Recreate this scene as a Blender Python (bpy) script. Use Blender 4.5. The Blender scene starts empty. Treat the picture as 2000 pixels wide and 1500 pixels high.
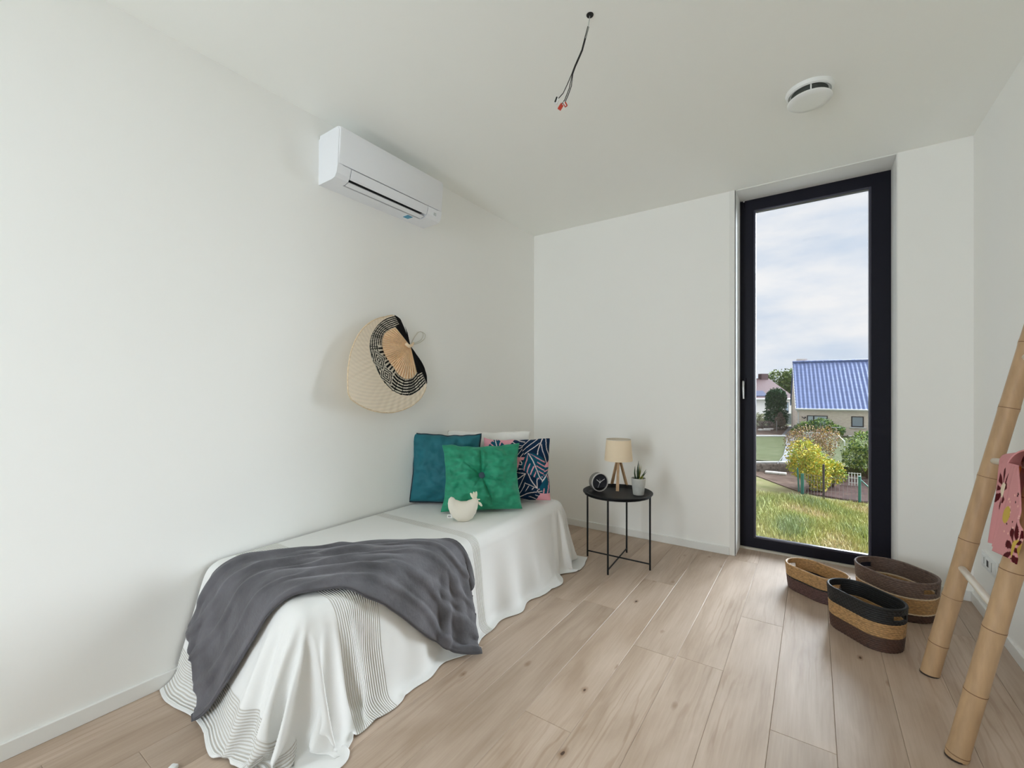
import bpy, bmesh, math, random
import numpy as np
from mathutils import Vector, Matrix, noise

random.seed(7)
np.random.seed(7)
SC = bpy.context.scene
COL = SC.collection
PI = math.pi

# ------------------------------------------------------------------ camera
# Units: metres.  x to the right along the window wall, y away from the camera
# towards the window wall, z up.  The camera stands at x = 0, y = 0.
CAM_H, YAW, FPX = 1.18, math.radians(34.341), 862.1
cam_data = bpy.data.cameras.new('camera')
cam_data.sensor_width = 36.0
cam_data.lens = FPX * 36.0 / 2000.0
cam_data.shift_y = 11.6 / 2000.0
cam_data.clip_start = 0.05
cam_data.clip_end = 500
camera = bpy.data.objects.new('camera', cam_data)
camera.location = (0, 0, CAM_H)
camera.rotation_euler = (PI / 2, 0, YAW)
COL.objects.link(camera)
SC.camera = camera

# ------------------------------------------------------------------ view / exposure
vs = SC.view_settings
SC.display_settings.display_device = 'sRGB'
vs.view_transform = 'Standard'
vs.look = 'None'
vs.gamma = 1.0
vs.exposure = 0.43
vs.use_curve_mapping = False
# a white room: let daylight bounce often enough
SC.cycles.max_bounces = 16
SC.cycles.diffuse_bounces = 12

# ------------------------------------------------------------------ world: bright overcast sky
world = bpy.data.worlds.new('overcast_sky')
SC.world = world
world.use_nodes = True
wn, wl = world.node_tree.nodes, world.node_tree.links
wn.clear()
w_out = wn.new('ShaderNodeOutputWorld')
w_bg = wn.new('ShaderNodeBackground')
w_tc = wn.new('ShaderNodeTexCoord')
w_map = wn.new('ShaderNodeMapping')
w_map.inputs['Scale'].default_value = (1.0, 1.0, 3.2)
w_noise = wn.new('ShaderNodeTexNoise')
w_noise.inputs['Scale'].default_value = 4.2
w_noise.inputs['Detail'].default_value = 7
w_noise.inputs['Roughness'].default_value = 0.55
w_ramp = wn.new('ShaderNodeValToRGB')
w_ramp.color_ramp.elements[0].position = 0.36
w_ramp.color_ramp.elements[0].color = (0.68, 0.78, 0.92, 1)
w_ramp.color_ramp.elements[1].position = 0.62
w_ramp.color_ramp.elements[1].color = (0.97, 0.98, 1.0, 1)
wl.new(w_tc.outputs['Generated'], w_map.inputs['Vector'])
wl.new(w_map.outputs['Vector'], w_noise.inputs['Vector'])
wl.new(w_noise.outputs['Fac'], w_ramp.inputs['Fac'])
wl.new(w_ramp.outputs['Color'], w_bg.inputs['Color'])
w_bg.inputs['Strength'].default_value = 0.70
wl.new(w_bg.outputs['Background'], w_out.inputs['Surface'])

# the sun behind thin cloud: a very wide, soft disc in front of the window
sun_data = bpy.data.lights.new('sun_behind_cloud', 'SUN')
sun_data.energy = 25.0
sun_data.angle = math.radians(78)
sun_data.color = (0.84, 0.93, 1.0)
sun = bpy.data.objects.new('sun_behind_cloud', sun_data)
sun.location = (-6, 30, 25)
sun.rotation_euler = (Vector((-0.95, -1.0, -0.42))).to_track_quat('-Z', 'Y').to_euler()
COL.objects.link(sun)

# ------------------------------------------------------------------ room dimensions
XL, XR, YB, CEIL = -2.136, 0.737, 3.486, 2.6
WIN_X0, WIN_X1, FRAME_Y = -0.4606, 0.4148, 3.708
REAR_Y = -1.75

# fill light added behind the camera, outside a made-up rear window
RX0, RX1, RZ0, RZ1 = -1.68, -0.90, 0.20, 2.42
rear_fill_data = bpy.data.lights.new('rear_fill_light', 'AREA')
rear_fill_data.shape = 'RECTANGLE'
rear_fill_data.size, rear_fill_data.size_y = RX1 - RX0 - 0.1, RZ1 - RZ0 - 0.1
rear_fill_data.energy = 43
rear_fill_data.color = (0.84, 0.93, 1.0)
rear_fill = bpy.data.objects.new('rear_fill_light', rear_fill_data)
rear_fill.location = ((RX0 + RX1) / 2, REAR_Y - 0.20, (RZ0 + RZ1) / 2)
rear_fill.rotation_euler = (Vector((0, 1, 0))).to_track_quat('-Z', 'Z').to_euler()
COL.objects.link(rear_fill)


def ray(px, py):
    """direction through a pixel of the 2000 x 1500 frame, unit depth along the camera axis"""
    u, v = (px - 1000) / FPX, -(py - 761.6) / FPX
    return Vector((u * math.cos(YAW) - math.sin(YAW), u * math.sin(YAW) + math.cos(YAW), v))


def pix(px, py, x=None, y=None, z=None, t=None):
    """world point seen at a pixel on the plane x=, y= or z= it touches (or at depth t)"""
    d = ray(px, py)
    if x is not None: t = x / d.x
    elif y is not None: t = y / d.y
    elif z is not None: t = (z - CAM_H) / d.z
    return Vector((0, 0, CAM_H)) + d * t

# ================================================================== helpers
ORG = {}


def set_props(o, label=None, cat=None, group=None, kind=None):
    if label: o['label'] = label
    if cat: o['category'] = cat
    if group: o['group'] = group
    if kind: o['kind'] = kind
    return o


def thing(name, label, cat, loc, group=None, kind=None):
    o = bpy.data.objects.new(name, None)
    o.empty_display_size = 0.05
    COL.objects.link(o)
    o.location = loc
    ORG[o.name] = Vector(loc)
    return set_props(o, label, cat, group, kind)


def link_mesh(name, me, mat=None, parent=None, origin=None):
    """link a mesh given in world coordinates; origin / parent become its local frame"""
    o = bpy.data.objects.new(name, me)
    COL.objects.link(o)
    if parent is not None:
        org = ORG[parent.name]
        o.parent = parent
    elif origin is not None:
        org = Vector(origin)
        o.location = org
    else:
        org = Vector((0, 0, 0))
    if org.length > 0:
        me.transform(Matrix.Translation(-org))
    ORG[o.name] = org
    if mat is not None:
        me.materials.append(mat)
    return o


class MB:
    """collects geometry of ONE part in world coordinates"""

    def __init__(self):
        self.v, self.f = [], []

    def add(self, vs, fs):
        b = len(self.v)
        self.v += [tuple(p) for p in vs]
        self.f += [tuple(i + b for i in q) for q in fs]
        return self

    def box(self, x0, x1, y0, y1, z0, z1, M=None):
        vs = [(x, y, z) for z in (z0, z1) for y in (y0, y1) for x in (x0, x1)]
        if M is not None:
            vs = [M @ Vector(p) for p in vs]
        return self.add(vs, [(0, 2, 3, 1), (4, 5, 7, 6), (0, 1, 5, 4), (2, 6, 7, 3), (0, 4, 6, 2), (1, 3, 7, 5)])

    def bbox(self, x0, x1, y0, y1, z0, z1, b=0.003, seg=2, M=None):
        bm = bmesh.new()
        bmesh.ops.create_cube(bm, size=1)
        for p in bm.verts:
            p.co = Vector(((x0 + x1) / 2 + p.co.x * (x1 - x0), (y0 + y1) / 2 + p.co.y * (y1 - y0), (z0 + z1) / 2 + p.co.z * (z1 - z0)))
        bmesh.ops.bevel(bm, geom=list(bm.edges), offset=b, segments=seg, affect='EDGES', profile=0.5)
        bm.verts.index_update()
        vs = [p.co.copy() for p in bm.verts]
        if M is not None:
            vs = [M @ p for p in vs]
        fs = [[p.index for p in q.verts] for q in bm.faces]
        bm.free()
        return self.add(vs, fs)

    def tube(self, path, rad, n=10, caps=True, closed=False, flat=1.0):
        path = [Vector(p) for p in path]
        m = len(path)
        if not hasattr(rad, '__len__'):
            rad = [rad] * m
        vs, fs = [], []
        up = None
        for i, p in enumerate(path):
            if closed:
                d = (path[(i + 1) % m] - path[i - 1])
            else:
                d = path[min(i + 1, m - 1)] - path[max(i - 1, 0)]
            d.normalize()
            if up is None:
                up = Vector((0, 0, 1)) if abs(d.z) < 0.9 else Vector((1, 0, 0))
            s = d.cross(up)
            if s.length < 1e-5:
                s = d.orthogonal()
            s.normalize()
            up = s.cross(d).normalized()
            for k in range(n):
                t = 2 * PI * k / n
                vs.append(p + (s * math.cos(t) + up * math.sin(t) * flat) * rad[i])
        for i in range(m if closed else m - 1):
            j = (i + 1) % m
            for k in range(n):
                l = (k + 1) % n
                fs.append((i * n + k, i * n + l, j * n + l, j * n + k))
        if caps and not closed:
            fs.append(tuple(range(n))[::-1])
            fs.append(tuple((m - 1) * n + k for k in range(n)))
        return self.add(vs, fs)

    def lathe(self, prof, n=48, c=(0, 0, 0), M=None, close=False, caps=True):
        vs, fs = [], []
        m = len(prof)
        for r, z in prof:
            for k in range(n):
                t = 2 * PI * k / n
                p = Vector((r * math.cos(t), r * math.sin(t), z))
                p = (M @ p) if M is not None else p
                vs.append(p + Vector(c))
        for i in range(m if close else m - 1):
            j = (i + 1) % m
            for k in range(n):
                l = (k + 1) % n
                fs.append((i * n + k, i * n + l, j * n + l, j * n + k))
        if not close and caps:
            if prof[0][0] > 1e-6: fs.append(tuple(range(n))[::-1])
            if prof[-1][0] > 1e-6: fs.append(tuple((m - 1) * n + k for k in range(n)))
        return self.add(vs, fs)

    def grid(self, fn, nu, nv, cu=False, cv=False):
        vs = [fn(i / (nu if cu else nu - 1), j / (nv if cv else nv - 1)) for i in range(nu) for j in range(nv)]
        fs = []
        for i in range(nu if cu else nu - 1):
            for j in range(nv if cv else nv - 1):
                a, b = (i + 1) % nu, (j + 1) % nv
                fs.append((i * nv + j, a * nv + j, a * nv + b, i * nv + b))
        return self.add(vs, fs)

    def prism(self, pts, fn, d0, d1):
        """outline pts (u, v) placed by fn(u, v, d) and extruded from d0 to d1"""
        n = len(pts)
        vs = [fn(u, v, d0) for u, v in pts] + [fn(u, v, d1) for u, v in pts]
        fs = [tuple(range(n))[::-1], tuple(range(n, 2 * n))]
        fs += [(i, (i + 1) % n, n + (i + 1) % n, n + i) for i in range(n)]
        return self.add(vs, fs)

    def mesh(self, name, smooth=True, angle=35, weld=0):
        me = bpy.data.meshes.new(name)
        me.from_pydata(self.v, [], self.f)
        bm = bmesh.new()
        bm.from_mesh(me)
        if weld:
            bmesh.ops.remove_doubles(bm, verts=bm.verts, dist=weld)
        bmesh.ops.recalc_face_normals(bm, faces=bm.faces)
        bm.to_mesh(me)
        bm.free()
        if smooth:
            me.shade_smooth()
            if angle < 180:
                me.set_sharp_from_angle(angle=math.radians(angle))
        me.update()
        return me

    def build(self, name, mat, parent=None, origin=None, smooth=True, angle=35, weld=0):
        return link_mesh(name, self.mesh(name, smooth, angle, weld), mat, parent, origin)


def structure(o):
    o['kind'] = 'structure'
    return o


def paint(me, fn, layer='Col'):
    """print a pattern: fn(vertex index) -> rgb, as a colour attribute on the vertices"""
    at = me.color_attributes.new(layer, 'FLOAT_COLOR', 'POINT')
    buf = np.ones((len(me.vertices), 4), dtype=np.float32)
    for i in range(len(me.vertices)):
        buf[i, :3] = fn(i)
    at.data.foreach_set('color', buf.ravel())


def srgb(r, g, b):
    def c(x):
        x /= 255.0
        return x / 12.92 if x <= 0.04045 else ((x + 0.055) / 1.055) ** 2.4
    return (c(r), c(g), c(b))


# ------------------------------------------------------------------ materials
def new_mat(name):
    m = bpy.data.materials.new(name)
    m.use_nodes = True
    nt = m.node_tree
    return m, nt.nodes, nt.links, nt.nodes['Principled BSDF']


def plain(name, col, rough=0.6, metal=0.0, var=0.0, vscale=8.0, bump=0.0, bscale=200.0, sheen=0.0, spec=0.5, sss=0.0, detail=4, stretch=(1, 1, 1), bdist=0.002, coords='Object'):
    """single colour with noise variation (var) and fine relief (bump)"""
    m, n, l, p = new_mat(name)
    p.inputs['Base Color'].default_value = (*col, 1)
    p.inputs['Roughness'].default_value = rough
    p.inputs['Metallic'].default_value = metal
    p.inputs['Specular IOR Level'].default_value = spec
    if sheen:
        p.inputs['Sheen Weight'].default_value = sheen
        p.inputs['Sheen Roughness'].default_value = 0.4
        p.inputs['Sheen Tint'].default_value = (*[min(1, c * 2 + 0.2) for c in col], 1)
    if var or bump:
        tc = n.new('ShaderNodeTexCoord')
        mp = n.new('ShaderNodeMapping')
        mp.inputs['Scale'].default_value = stretch
        l.new(tc.outputs[coords], mp.inputs['Vector'])
    if var:
        nz = n.new('ShaderNodeTexNoise')
        nz.inputs['Scale'].default_value = vscale
        nz.inputs['Detail'].default_value = detail
        l.new(mp.outputs['Vector'], nz.inputs['Vector'])
        rp = n.new('ShaderNodeValToRGB')
        rp.color_ramp.elements[0].position = 0.3
        rp.color_ramp.elements[1].position = 0.7
        rp.color_ramp.elements[0].color = (*[c * (1 - var) for c in col], 1)
        rp.color_ramp.elements[1].color = (*[min(1, c * (1 + var)) for c in col], 1)
        l.new(nz.outputs['Fac'], rp.inputs['Fac'])
        l.new(rp.outputs['Color'], p.inputs['Base Color'])
    if bump:
        nb = n.new('ShaderNodeTexNoise')
        nb.inputs['Scale'].default_value = bscale
        nb.inputs['Detail'].default_value = 3
        l.new(mp.outputs['Vector'], nb.inputs['Vector'])
        bp = n.new('ShaderNodeBump')
        bp.inputs['Strength'].default_value = bump
        bp.inputs['Distance'].default_value = bdist
        l.new(nb.outputs['Fac'], bp.inputs['Height'])
        l.new(bp.outputs['Normal'], p.inputs['Normal'])
    return m


def printed(name, rough=0.8, sheen=0.0, bump=0.0, bscale=300, spec=0.15):
    """colour comes from the printed / woven pattern attribute"""
    m = plain(name, (0.8, 0.8, 0.8), rough, bump=bump, bscale=bscale, sheen=sheen, spec=spec)
    n, l = m.node_tree.nodes, m.node_tree.links
    at = n.new('ShaderNodeAttribute')
    at.attribute_name = 'Col'
    l.new(at.outputs['Color'], n['Principled BSDF'].inputs['Base Color'])
    return m


def glass_mat(name, tint=(1, 1, 1)):
    m, n, l, p = new_mat(name)
    n.remove(p)
    out = n['Material Output']
    fr = n.new('ShaderNodeFresnel')
    fr.inputs['IOR'].default_value = 1.45
    tr = n.new('ShaderNodeBsdfTransparent')
    tr.inputs['Color'].default_value = (*tint, 1)
    gl = n.new('ShaderNodeBsdfGlossy')
    gl.inputs['Roughness'].default_value = 0.02
    mx = n.new('ShaderNodeMixShader')
    l.new(fr.outputs['Fac'], mx.inputs['Fac'])
    l.new(tr.outputs['BSDF'], mx.inputs[1])
    l.new(gl.outputs['BSDF'], mx.inputs[2])
    l.new(mx.outputs['Shader'], out.inputs['Surface'])
    return m


def oak_mat():
    m, n, l, p = new_mat('oak_plank')
    tc = n.new('ShaderNodeTexCoord')
    oi = n.new('ShaderNodeObjectInfo')
    off = n.new('ShaderNodeVectorMath'); off.operation = 'SCALE'
    off.inputs['Scale'].default_value = 37.0
    l.new(oi.outputs['Random'], off.inputs[0])
    ad = n.new('ShaderNodeVectorMath'); ad.operation = 'ADD'
    l.new(tc.outputs['Object'], ad.inputs[0])
    l.new(off.outputs['Vector'], ad.inputs[1])

    def nz(scale, stretch, detail=5, dist=0.0):
        mp = n.new('ShaderNodeMapping')
        mp.inputs['Scale'].default_value = stretch
        l.new(ad.outputs['Vector'], mp.inputs['Vector'])
        t = n.new('ShaderNodeTexNoise')
        t.inputs['Scale'].default_value = scale
        t.inputs['Detail'].default_value = detail
        t.inputs['Distortion'].default_value = dist
        l.new(mp.outputs['Vector'], t.inputs['Vector'])
        return t

    def ramp(src, a, b, ca, cb):
        r = n.new('ShaderNodeValToRGB')
        r.color_ramp.elements[0].position = a
        r.color_ramp.elements[1].position = b
        r.color_ramp.elements[0].color = (*ca, 1)
        r.color_ramp.elements[1].color = (*cb, 1)
        l.new(src, r.inputs['Fac'])
        return r

    def mix(mode, fac, a, b):
        x = n.new('ShaderNodeMix')
        x.data_type = 'RGBA'
        x.blend_type = mode
        if isinstance(fac, float): x.inputs['Factor'].default_value = fac
        else: l.new(fac, x.inputs['Factor'])
        l.new(a, x.inputs['A'])
        l.new(b, x.inputs['B'])
        return x.outputs['Result']

    broad = nz(3.0, (3.0, 0.6, 1), 4, 0.6)
    base = ramp(broad.outputs['Fac'], 0.32, 0.7, (0.415, 0.312, 0.232), (0.565, 0.452, 0.362))
    tone = ramp(oi.outputs['Random'], 0.0, 1.0, (0.90, 0.89, 0.88), (1.06, 1.05, 1.04))
    c = mix('MULTIPLY', 1.0, base.outputs['Color'], tone.outputs['Color'])
    # long fine grain
    gr = nz(30.0, (4.0, 0.16, 1), 6, 0.3)
    grr = ramp(gr.outputs['Fac'], 0.35, 0.62, (0.84, 0.80, 0.75), (1.04, 1.04, 1.04))
    c = mix('MULTIPLY', 0.38, c, grr.outputs['Color'])
    # cathedral figure: rings squeezed along the board
    mp = n.new('ShaderNodeMapping')
    mp.inputs['Scale'].default_value = (3.4, 0.42, 1)
    l.new(ad.outputs['Vector'], mp.inputs['Vector'])
    wv = n.new('ShaderNodeTexWave')
    wv.wave_type = 'BANDS'
    wv.bands_direction = 'X'
    wv.inputs['Scale'].default_value = 2.6
    wv.inputs['Distortion'].default_value = 14.0
    wv.inputs['Detail'].default_value = 4.0
    wv.inputs['Detail Scale'].default_value = 1.3
    l.new(mp.outputs['Vector'], wv.inputs['Vector'])
    wr = ramp(wv.outputs['Fac'], 0.0, 0.30, (0.84, 0.79, 0.74), (1, 1, 1))
    msk = nz(2.2, (1.6, 0.7, 1), 2)
    mr = ramp(msk.outputs['Fac'], 0.50, 0.66, (0, 0, 0), (0.9, 0.9, 0.9))
    mm = n.new('ShaderNodeRGBToBW')
    l.new(mr.outputs['Color'], mm.inputs['Color'])
    c = mix('MULTIPLY', mm.outputs['Val'], c, wr.outputs['Color'])
    # knots: a few small dark cells with a brown halo
    vm = n.new('ShaderNodeMapping')
    vm.inputs['Scale'].default_value = (1.9, 0.9, 1.9)
    l.new(ad.outputs['Vector'], vm.inputs['Vector'])
    vo = n.new('ShaderNodeTexVoronoi')
    vo.inputs['Scale'].default_value = 4.6
    vo.inputs['Randomness'].default_value = 1.0
    l.new(vm.outputs['Vector'], vo.inputs['Vector'])
    sel = n.new('ShaderNodeSeparateColor')
    l.new(vo.outputs['Color'], sel.inputs['Color'])
    gate = n.new('ShaderNodeMath'); gate.operation = 'LESS_THAN'
    gate.inputs[1].default_value = 0.8
    l.new(sel.outputs['Red'], gate.inputs[0])
    wob = nz(34.0, (1, 0.5, 1), 4)
    wm = n.new('ShaderNodeMath'); wm.operation = 'MULTIPLY_ADD'
    wm.inputs[1].default_value = 0.15
    l.new(wob.outputs['Fac'], wm.inputs[0])
    l.new(vo.outputs['Distance'], wm.inputs[2])
    halo = ramp(wm.outputs[0], 0.10, 0.20, (0.62, 0.52, 0.43), (1, 1, 1))
    core = ramp(wm.outputs[0], 0.098, 0.112, (0.22, 0.16, 0.12), (1, 1, 1))
    kc = mix('MULTIPLY', 1.0, halo.outputs['Color'], core.outputs['Color'])
    c = mix('MULTIPLY', gate.outputs[0], c, kc)
    l.new(c, p.inputs['Base Color'])
    p.inputs['Roughness'].default_value = 0.44
    p.inputs['Specular IOR Level'].default_value = 0.4
    bp = n.new('ShaderNodeBump')
    bp.inputs['Strength'].default_value = 0.12
    bp.inputs['Distance'].default_value = 0.001
    l.new(gr.outputs['Fac'], bp.inputs['Height'])
    l.new(bp.outputs['Normal'], p.inputs['Normal'])
    return m


M = {}
M['wall'] = plain('wall_paint', srgb(246, 246, 243), 0.85, bump=0.06, bscale=260, spec=0.25)
M['ceiling'] = plain('ceiling_paint', srgb(247, 248, 244), 0.9, bump=0.05, bscale=220, spec=0.2)
M['trim'] = plain('white_trim', srgb(236, 236, 233), 0.5, spec=0.4)
M['oak'] = oak_mat()
M['underlay'] = plain('floor_joint', srgb(92, 74, 56), 0.9)
M['win_frame'] = plain('black_window_frame', (0.008, 0.008, 0.016), 0.5, bump=0.05, bscale=500, spec=0.2)
M['win_bead'] = plain('grey_glazing_bead', (0.05, 0.05, 0.075), 0.3)
M['glass'] = glass_mat('window_glass')
M['steel'] = plain('brushed_steel', (0.75, 0.75, 0.76), 0.25, metal=1.0)
M['sill'] = plain('beige_threshold', srgb(205, 200, 188), 0.6)

# ================================================================== the room
W = 0.30                                   # wall thickness

# floor: underlay slab with planks as its pieces
floor = MB().box(XL - W, XR + W, REAR_Y - W, YB + W, -0.16, -0.0125).build('floor', M['underlay'], smooth=False)
structure(floor)
PW = 0.188
plank_cache = {}


def plank_mesh(w, ln):
    key = (round(w, 3), round(ln, 3))
    if key not in plank_cache:
        c = 0.0012                              # small v-groove along each edge
        vs = [(0, 0, -0.0125), (w, 0, -0.0125), (w, ln, -0.0125), (0, ln, -0.0125),
              (0, 0, -c), (w, 0, -c), (w, ln, -c), (0, ln, -c),
              (c, c, 0), (w - c, c, 0), (w - c, ln - c, 0), (c, ln - c, 0)]
        fs = [(0, 1, 5, 4), (1, 2, 6, 5), (2, 3, 7, 6), (3, 0, 4, 7), (4, 5, 9, 8), (5, 6, 10, 9), (6, 7, 11, 10), (7, 4, 8, 11), (8, 9, 10, 11)]
        me = bpy.data.meshes.new('plank')
        me.from_pydata(vs, [], fs)
        me.materials.append(M['oak'])
        plank_cache[key] = me
    return plank_cache[key]


k0 = math.floor((XL - 0.063) / PW)
k1 = math.ceil((XR - 0.063) / PW)
row_off = random.Random(3)
for k in range(k0, k1):
    x0, x1 = 0.063 + k * PW, 0.063 + (k + 1) * PW
    x0c, x1c = max(x0, XL), min(x1, XR)
    ye = FRAME_Y if (x0c > WIN_X0 - 0.1 and x1c < WIN_X1 + 0.1) else YB
    y = REAR_Y - row_off.uniform(0.1, 1.2)
    while y < ye - 0.01:
        y0, y1 = max(y, REAR_Y), min(y + 1.38, ye)
        if y1 - y0 > 0.02:
            o = bpy.data.objects.new('plank', plank_mesh(x1c - x0c - 0.0006, y1 - y0 - 0.0006))
            COL.objects.link(o)
            o.parent = floor
            o.location = (x0c, y0, 0)
        y += 1.38

# walls
structure(MB().box(XL - W, XL, REAR_Y - W, YB + W, 0, CEIL).build('wall_left', M['wall'], smooth=False))
structure(MB().box(XR, XR + W, REAR_Y - W, YB + W, 0, CEIL).build('wall_right', M['wall'], smooth=False))
wf = MB()
wf.box(XL, WIN_X0, YB, YB + W, 0, CEIL)
wf.box(WIN_X1, XR, YB, YB + W, 0, CEIL)
structure(wf.build('wall_front', M['wall'], smooth=False))
structure(MB().box(XL - W, XR + W, REAR_Y - W, YB + W, CEIL, CEIL + 0.25).build('ceiling', M['ceiling'], smooth=False))
wr = MB().box(XL, RX0, REAR_Y - W, REAR_Y, 0, CEIL)
wr.box(RX1, XR, REAR_Y - W, REAR_Y, 0, CEIL)
wr.box(RX0, RX1, REAR_Y - W, REAR_Y, 0, RZ0)
wr.box(RX0, RX1, REAR_Y - W, REAR_Y, RZ1, CEIL)
structure(wr.build('wall_rear', M['wall'], smooth=False))

# baseboards
BH, BT = 0.056, 0.012


def skirting(name, x0, x1, y0, y1):
    structure(MB().bbox(x0, x1, y0, y1, 0, BH, 0.002, 1).build(name, M['trim'], angle=30))


skirting('baseboard_left', XL, XL + BT, REAR_Y, YB)
skirting('baseboard_right', XR - BT, XR, REAR_Y, YB)
skirting('baseboard_front', XL + BT, WIN_X0 - 0.036, YB - BT, YB)
skirting('baseboard_front_right', WIN_X1 + 0.004, XR - BT, YB - BT, YB)

# white board lining both sides of the window recess
t1 = MB().bbox(WIN_X0 - 0.036, WIN_X0 + 0.004, YB - 0.004, YB + 0.004, 0, CEIL, 0.001, 1)
t1.bbox(WIN_X0 - 0.002, WIN_X0 + 0.004, YB - 0.004, FRAME_Y + 0.02, 0, CEIL, 0.001, 1)
structure(t1.build('trim_1', M['trim']))
t2 = MB().bbox(WIN_X1 - 0.004, WIN_X1 + 0.002, YB - 0.003, FRAME_Y + 0.02, 0, CEIL, 0.001, 1)
structure(t2.build('trim_2', M['trim']))
t3 = MB().bbox(WIN_X0 + 0.004, WIN_X1 - 0.004, YB - 0.001, FRAME_Y + 0.02, CEIL - 0.007, CEIL, 0.001, 1)
structure(t3.build('trim_3', M['trim']))

# tall window
win = thing('window_1', 'tall black framed window reaching from floor to ceiling', 'window', (0, FRAME_Y, 0), kind='structure')
FX0, FX1, FZ0, FZ1 = WIN_X0 + 0.004, WIN_X1 - 0.004, 0.012, CEIL - 0.007
GX0, GX1, GZ0, GZ1 = -0.352, 0.298, 0.098, 2.497


def ring(mb, x0, x1, z0, z1, xi0, xi1, zi0, zi1, y0, y1):
    mb.box(x0, xi0, y0, y1, z0, z1)
    mb.box(xi1, x1, y0, y1, z0, z1)
    mb.box(xi0, xi1, y0, y1, z0, zi0)
    mb.box(xi0, xi1, y0, y1, zi1, z1)


fr = MB()
ring(fr, FX0, FX1, FZ0, FZ1, FX0 + 0.035, FX1 - 0.035, FZ0 + 0.03, FZ1 - 0.035, FRAME_Y + 0.003, FRAME_Y + 0.085)
fr.build('window_frame', M['win_frame'], win, smooth=False)
sa = MB()
ring(sa, FX0 + 0.030, FX1 - 0.030, FZ0 + 0.026, FZ1 - 0.030, GX0 - 0.012, GX1 + 0.012, GZ0 - 0.012, GZ1 + 0.012, FRAME_Y - 0.001, FRAME_Y + 0.070)
sa.build('sash', M['win_frame'], win, smooth=False)
for (x0, x1, z0, z1) in ((GX0 - 0.014, GX0, GZ0 - 0.014, GZ1 + 0.014), (GX1, GX1 + 0.014, GZ0 - 0.014, GZ1 + 0.014), (GX0, GX1, GZ0 - 0.014, GZ0), (GX0, GX1, GZ1, GZ1 + 0.014)):
    MB().bbox(x0, x1, FRAME_Y - 0.004, FRAME_Y + 0.03, z0, z1, 0.0035, 2).build('glazing_bead', M['win_bead'], win)
MB().box(GX0 - 0.006, GX1 + 0.006, FRAME_Y + 0.032, FRAME_Y + 0.036, GZ0 - 0.006, GZ1 + 0.006).build('pane', M['glass'], win, smooth=False)
MB().bbox(FX0, FX1, FRAME_Y - 0.02, FRAME_Y + 0.06, -0.002, 0.0125, 0.002, 1).build('threshold', M['sill'], win)
hx, hz = -0.428, 1.235                       # lever handle on the hinge-free side
hd = MB().bbox(hx - 0.013, hx + 0.013, FRAME_Y - 0.011, FRAME_Y, hz - 0.035, hz + 0.035, 0.003, 2)
hp = hd.build('handle_plate', M['win_frame'], win)
hl = MB().tube([(hx, FRAME_Y - 0.008, hz + 0.008), (hx, FRAME_Y - 0.045, hz + 0.008), (hx, FRAME_Y - 0.052, hz), (hx, FRAME_Y - 0.054, hz - 0.05), (hx + 0.002, FRAME_Y - 0.052, hz - 0.12)], [0.008, 0.008, 0.009, 0.0085, 0.007], 12)
hl.build('handle', M['steel'], win, angle=60)
hg = MB().tube([(FX0 + 0.028, FRAME_Y - 0.012, 2.52), (FX0 + 0.028, FRAME_Y - 0.012, 2.575)], 0.007, 10)
hg.build('hinge', M['win_frame'], win)
M['cap'] = plain('white_cap', (0.8, 0.8, 0.82), 0.4)
MB().bbox(FX0 + 0.022, FX0 + 0.033, FRAME_Y - 0.021, FRAME_Y - 0.017, 2.577, 2.585, 0.001, 1).build('hinge_cap', M['cap'], win)

# window added in the unseen rear wall, an opening for the fill light
win2 = thing('added_rear_window', 'black framed window added in the unseen rear wall for fill light', 'window', ((RX0 + RX1) / 2, REAR_Y, RZ0), kind='structure')
f2 = MB()
ring(f2, RX0, RX1, RZ0, RZ1, RX0 + 0.05, RX1 - 0.05, RZ0 + 0.05, RZ1 - 0.05, REAR_Y - 0.17, REAR_Y - 0.10)
f2.build('window_frame', M['win_frame'], win2, smooth=False)
MB().box(RX0 + 0.045, RX1 - 0.045, REAR_Y - 0.137, REAR_Y - 0.133, RZ0 + 0.045, RZ1 - 0.045).build('pane', M['glass'], win2, smooth=False)

# ================================================================== bed, bedspread and throw
BED_X0, BED_X1, BED_Y0, BED_Y1, BED_Z = -2.112, -1.388, 0.812, 2.655, 0.437
M['mattress'] = plain('mattress_ticking', srgb(225, 222, 214), 0.9)
M['bed_wood'] = plain('bed_base_wood', srgb(170, 140, 105), 0.6, var=0.1)
bed = thing('bed', 'low single bed wholly covered by the white bedspread', 'bed', ((BED_X0 + BED_X1) / 2, (BED_Y0 + BED_Y1) / 2, 0))
MB().bbox(BED_X0 + 0.01, BED_X1 - 0.01, BED_Y0 + 0.01, BED_Y1 - 0.01, 0.10, 0.24, 0.006).build('bed_base', M['bed_wood'], bed)
matt = MB().bbox(BED_X0, BED_X1, BED_Y0, BED_Y1, 0.24, BED_Z - 0.004, 0.045, 6)
matt.build('mattress', M['mattress'], bed)
for lx in (BED_X0 + 0.06, BED_X1 - 0.06):
    for ly in (BED_Y0 + 0.08, BED_Y1 - 0.08):
        MB().tube([(lx, ly, 0), (lx, ly, 0.101)], [0.02, 0.026], 14).build('leg', M['bed_wood'], bed)


def temp_mesh(name, mb):
    me = mb.mesh(name, smooth=False)
    o = bpy.data.objects.new(name, me)
    COL.objects.link(o)
    return o


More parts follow.
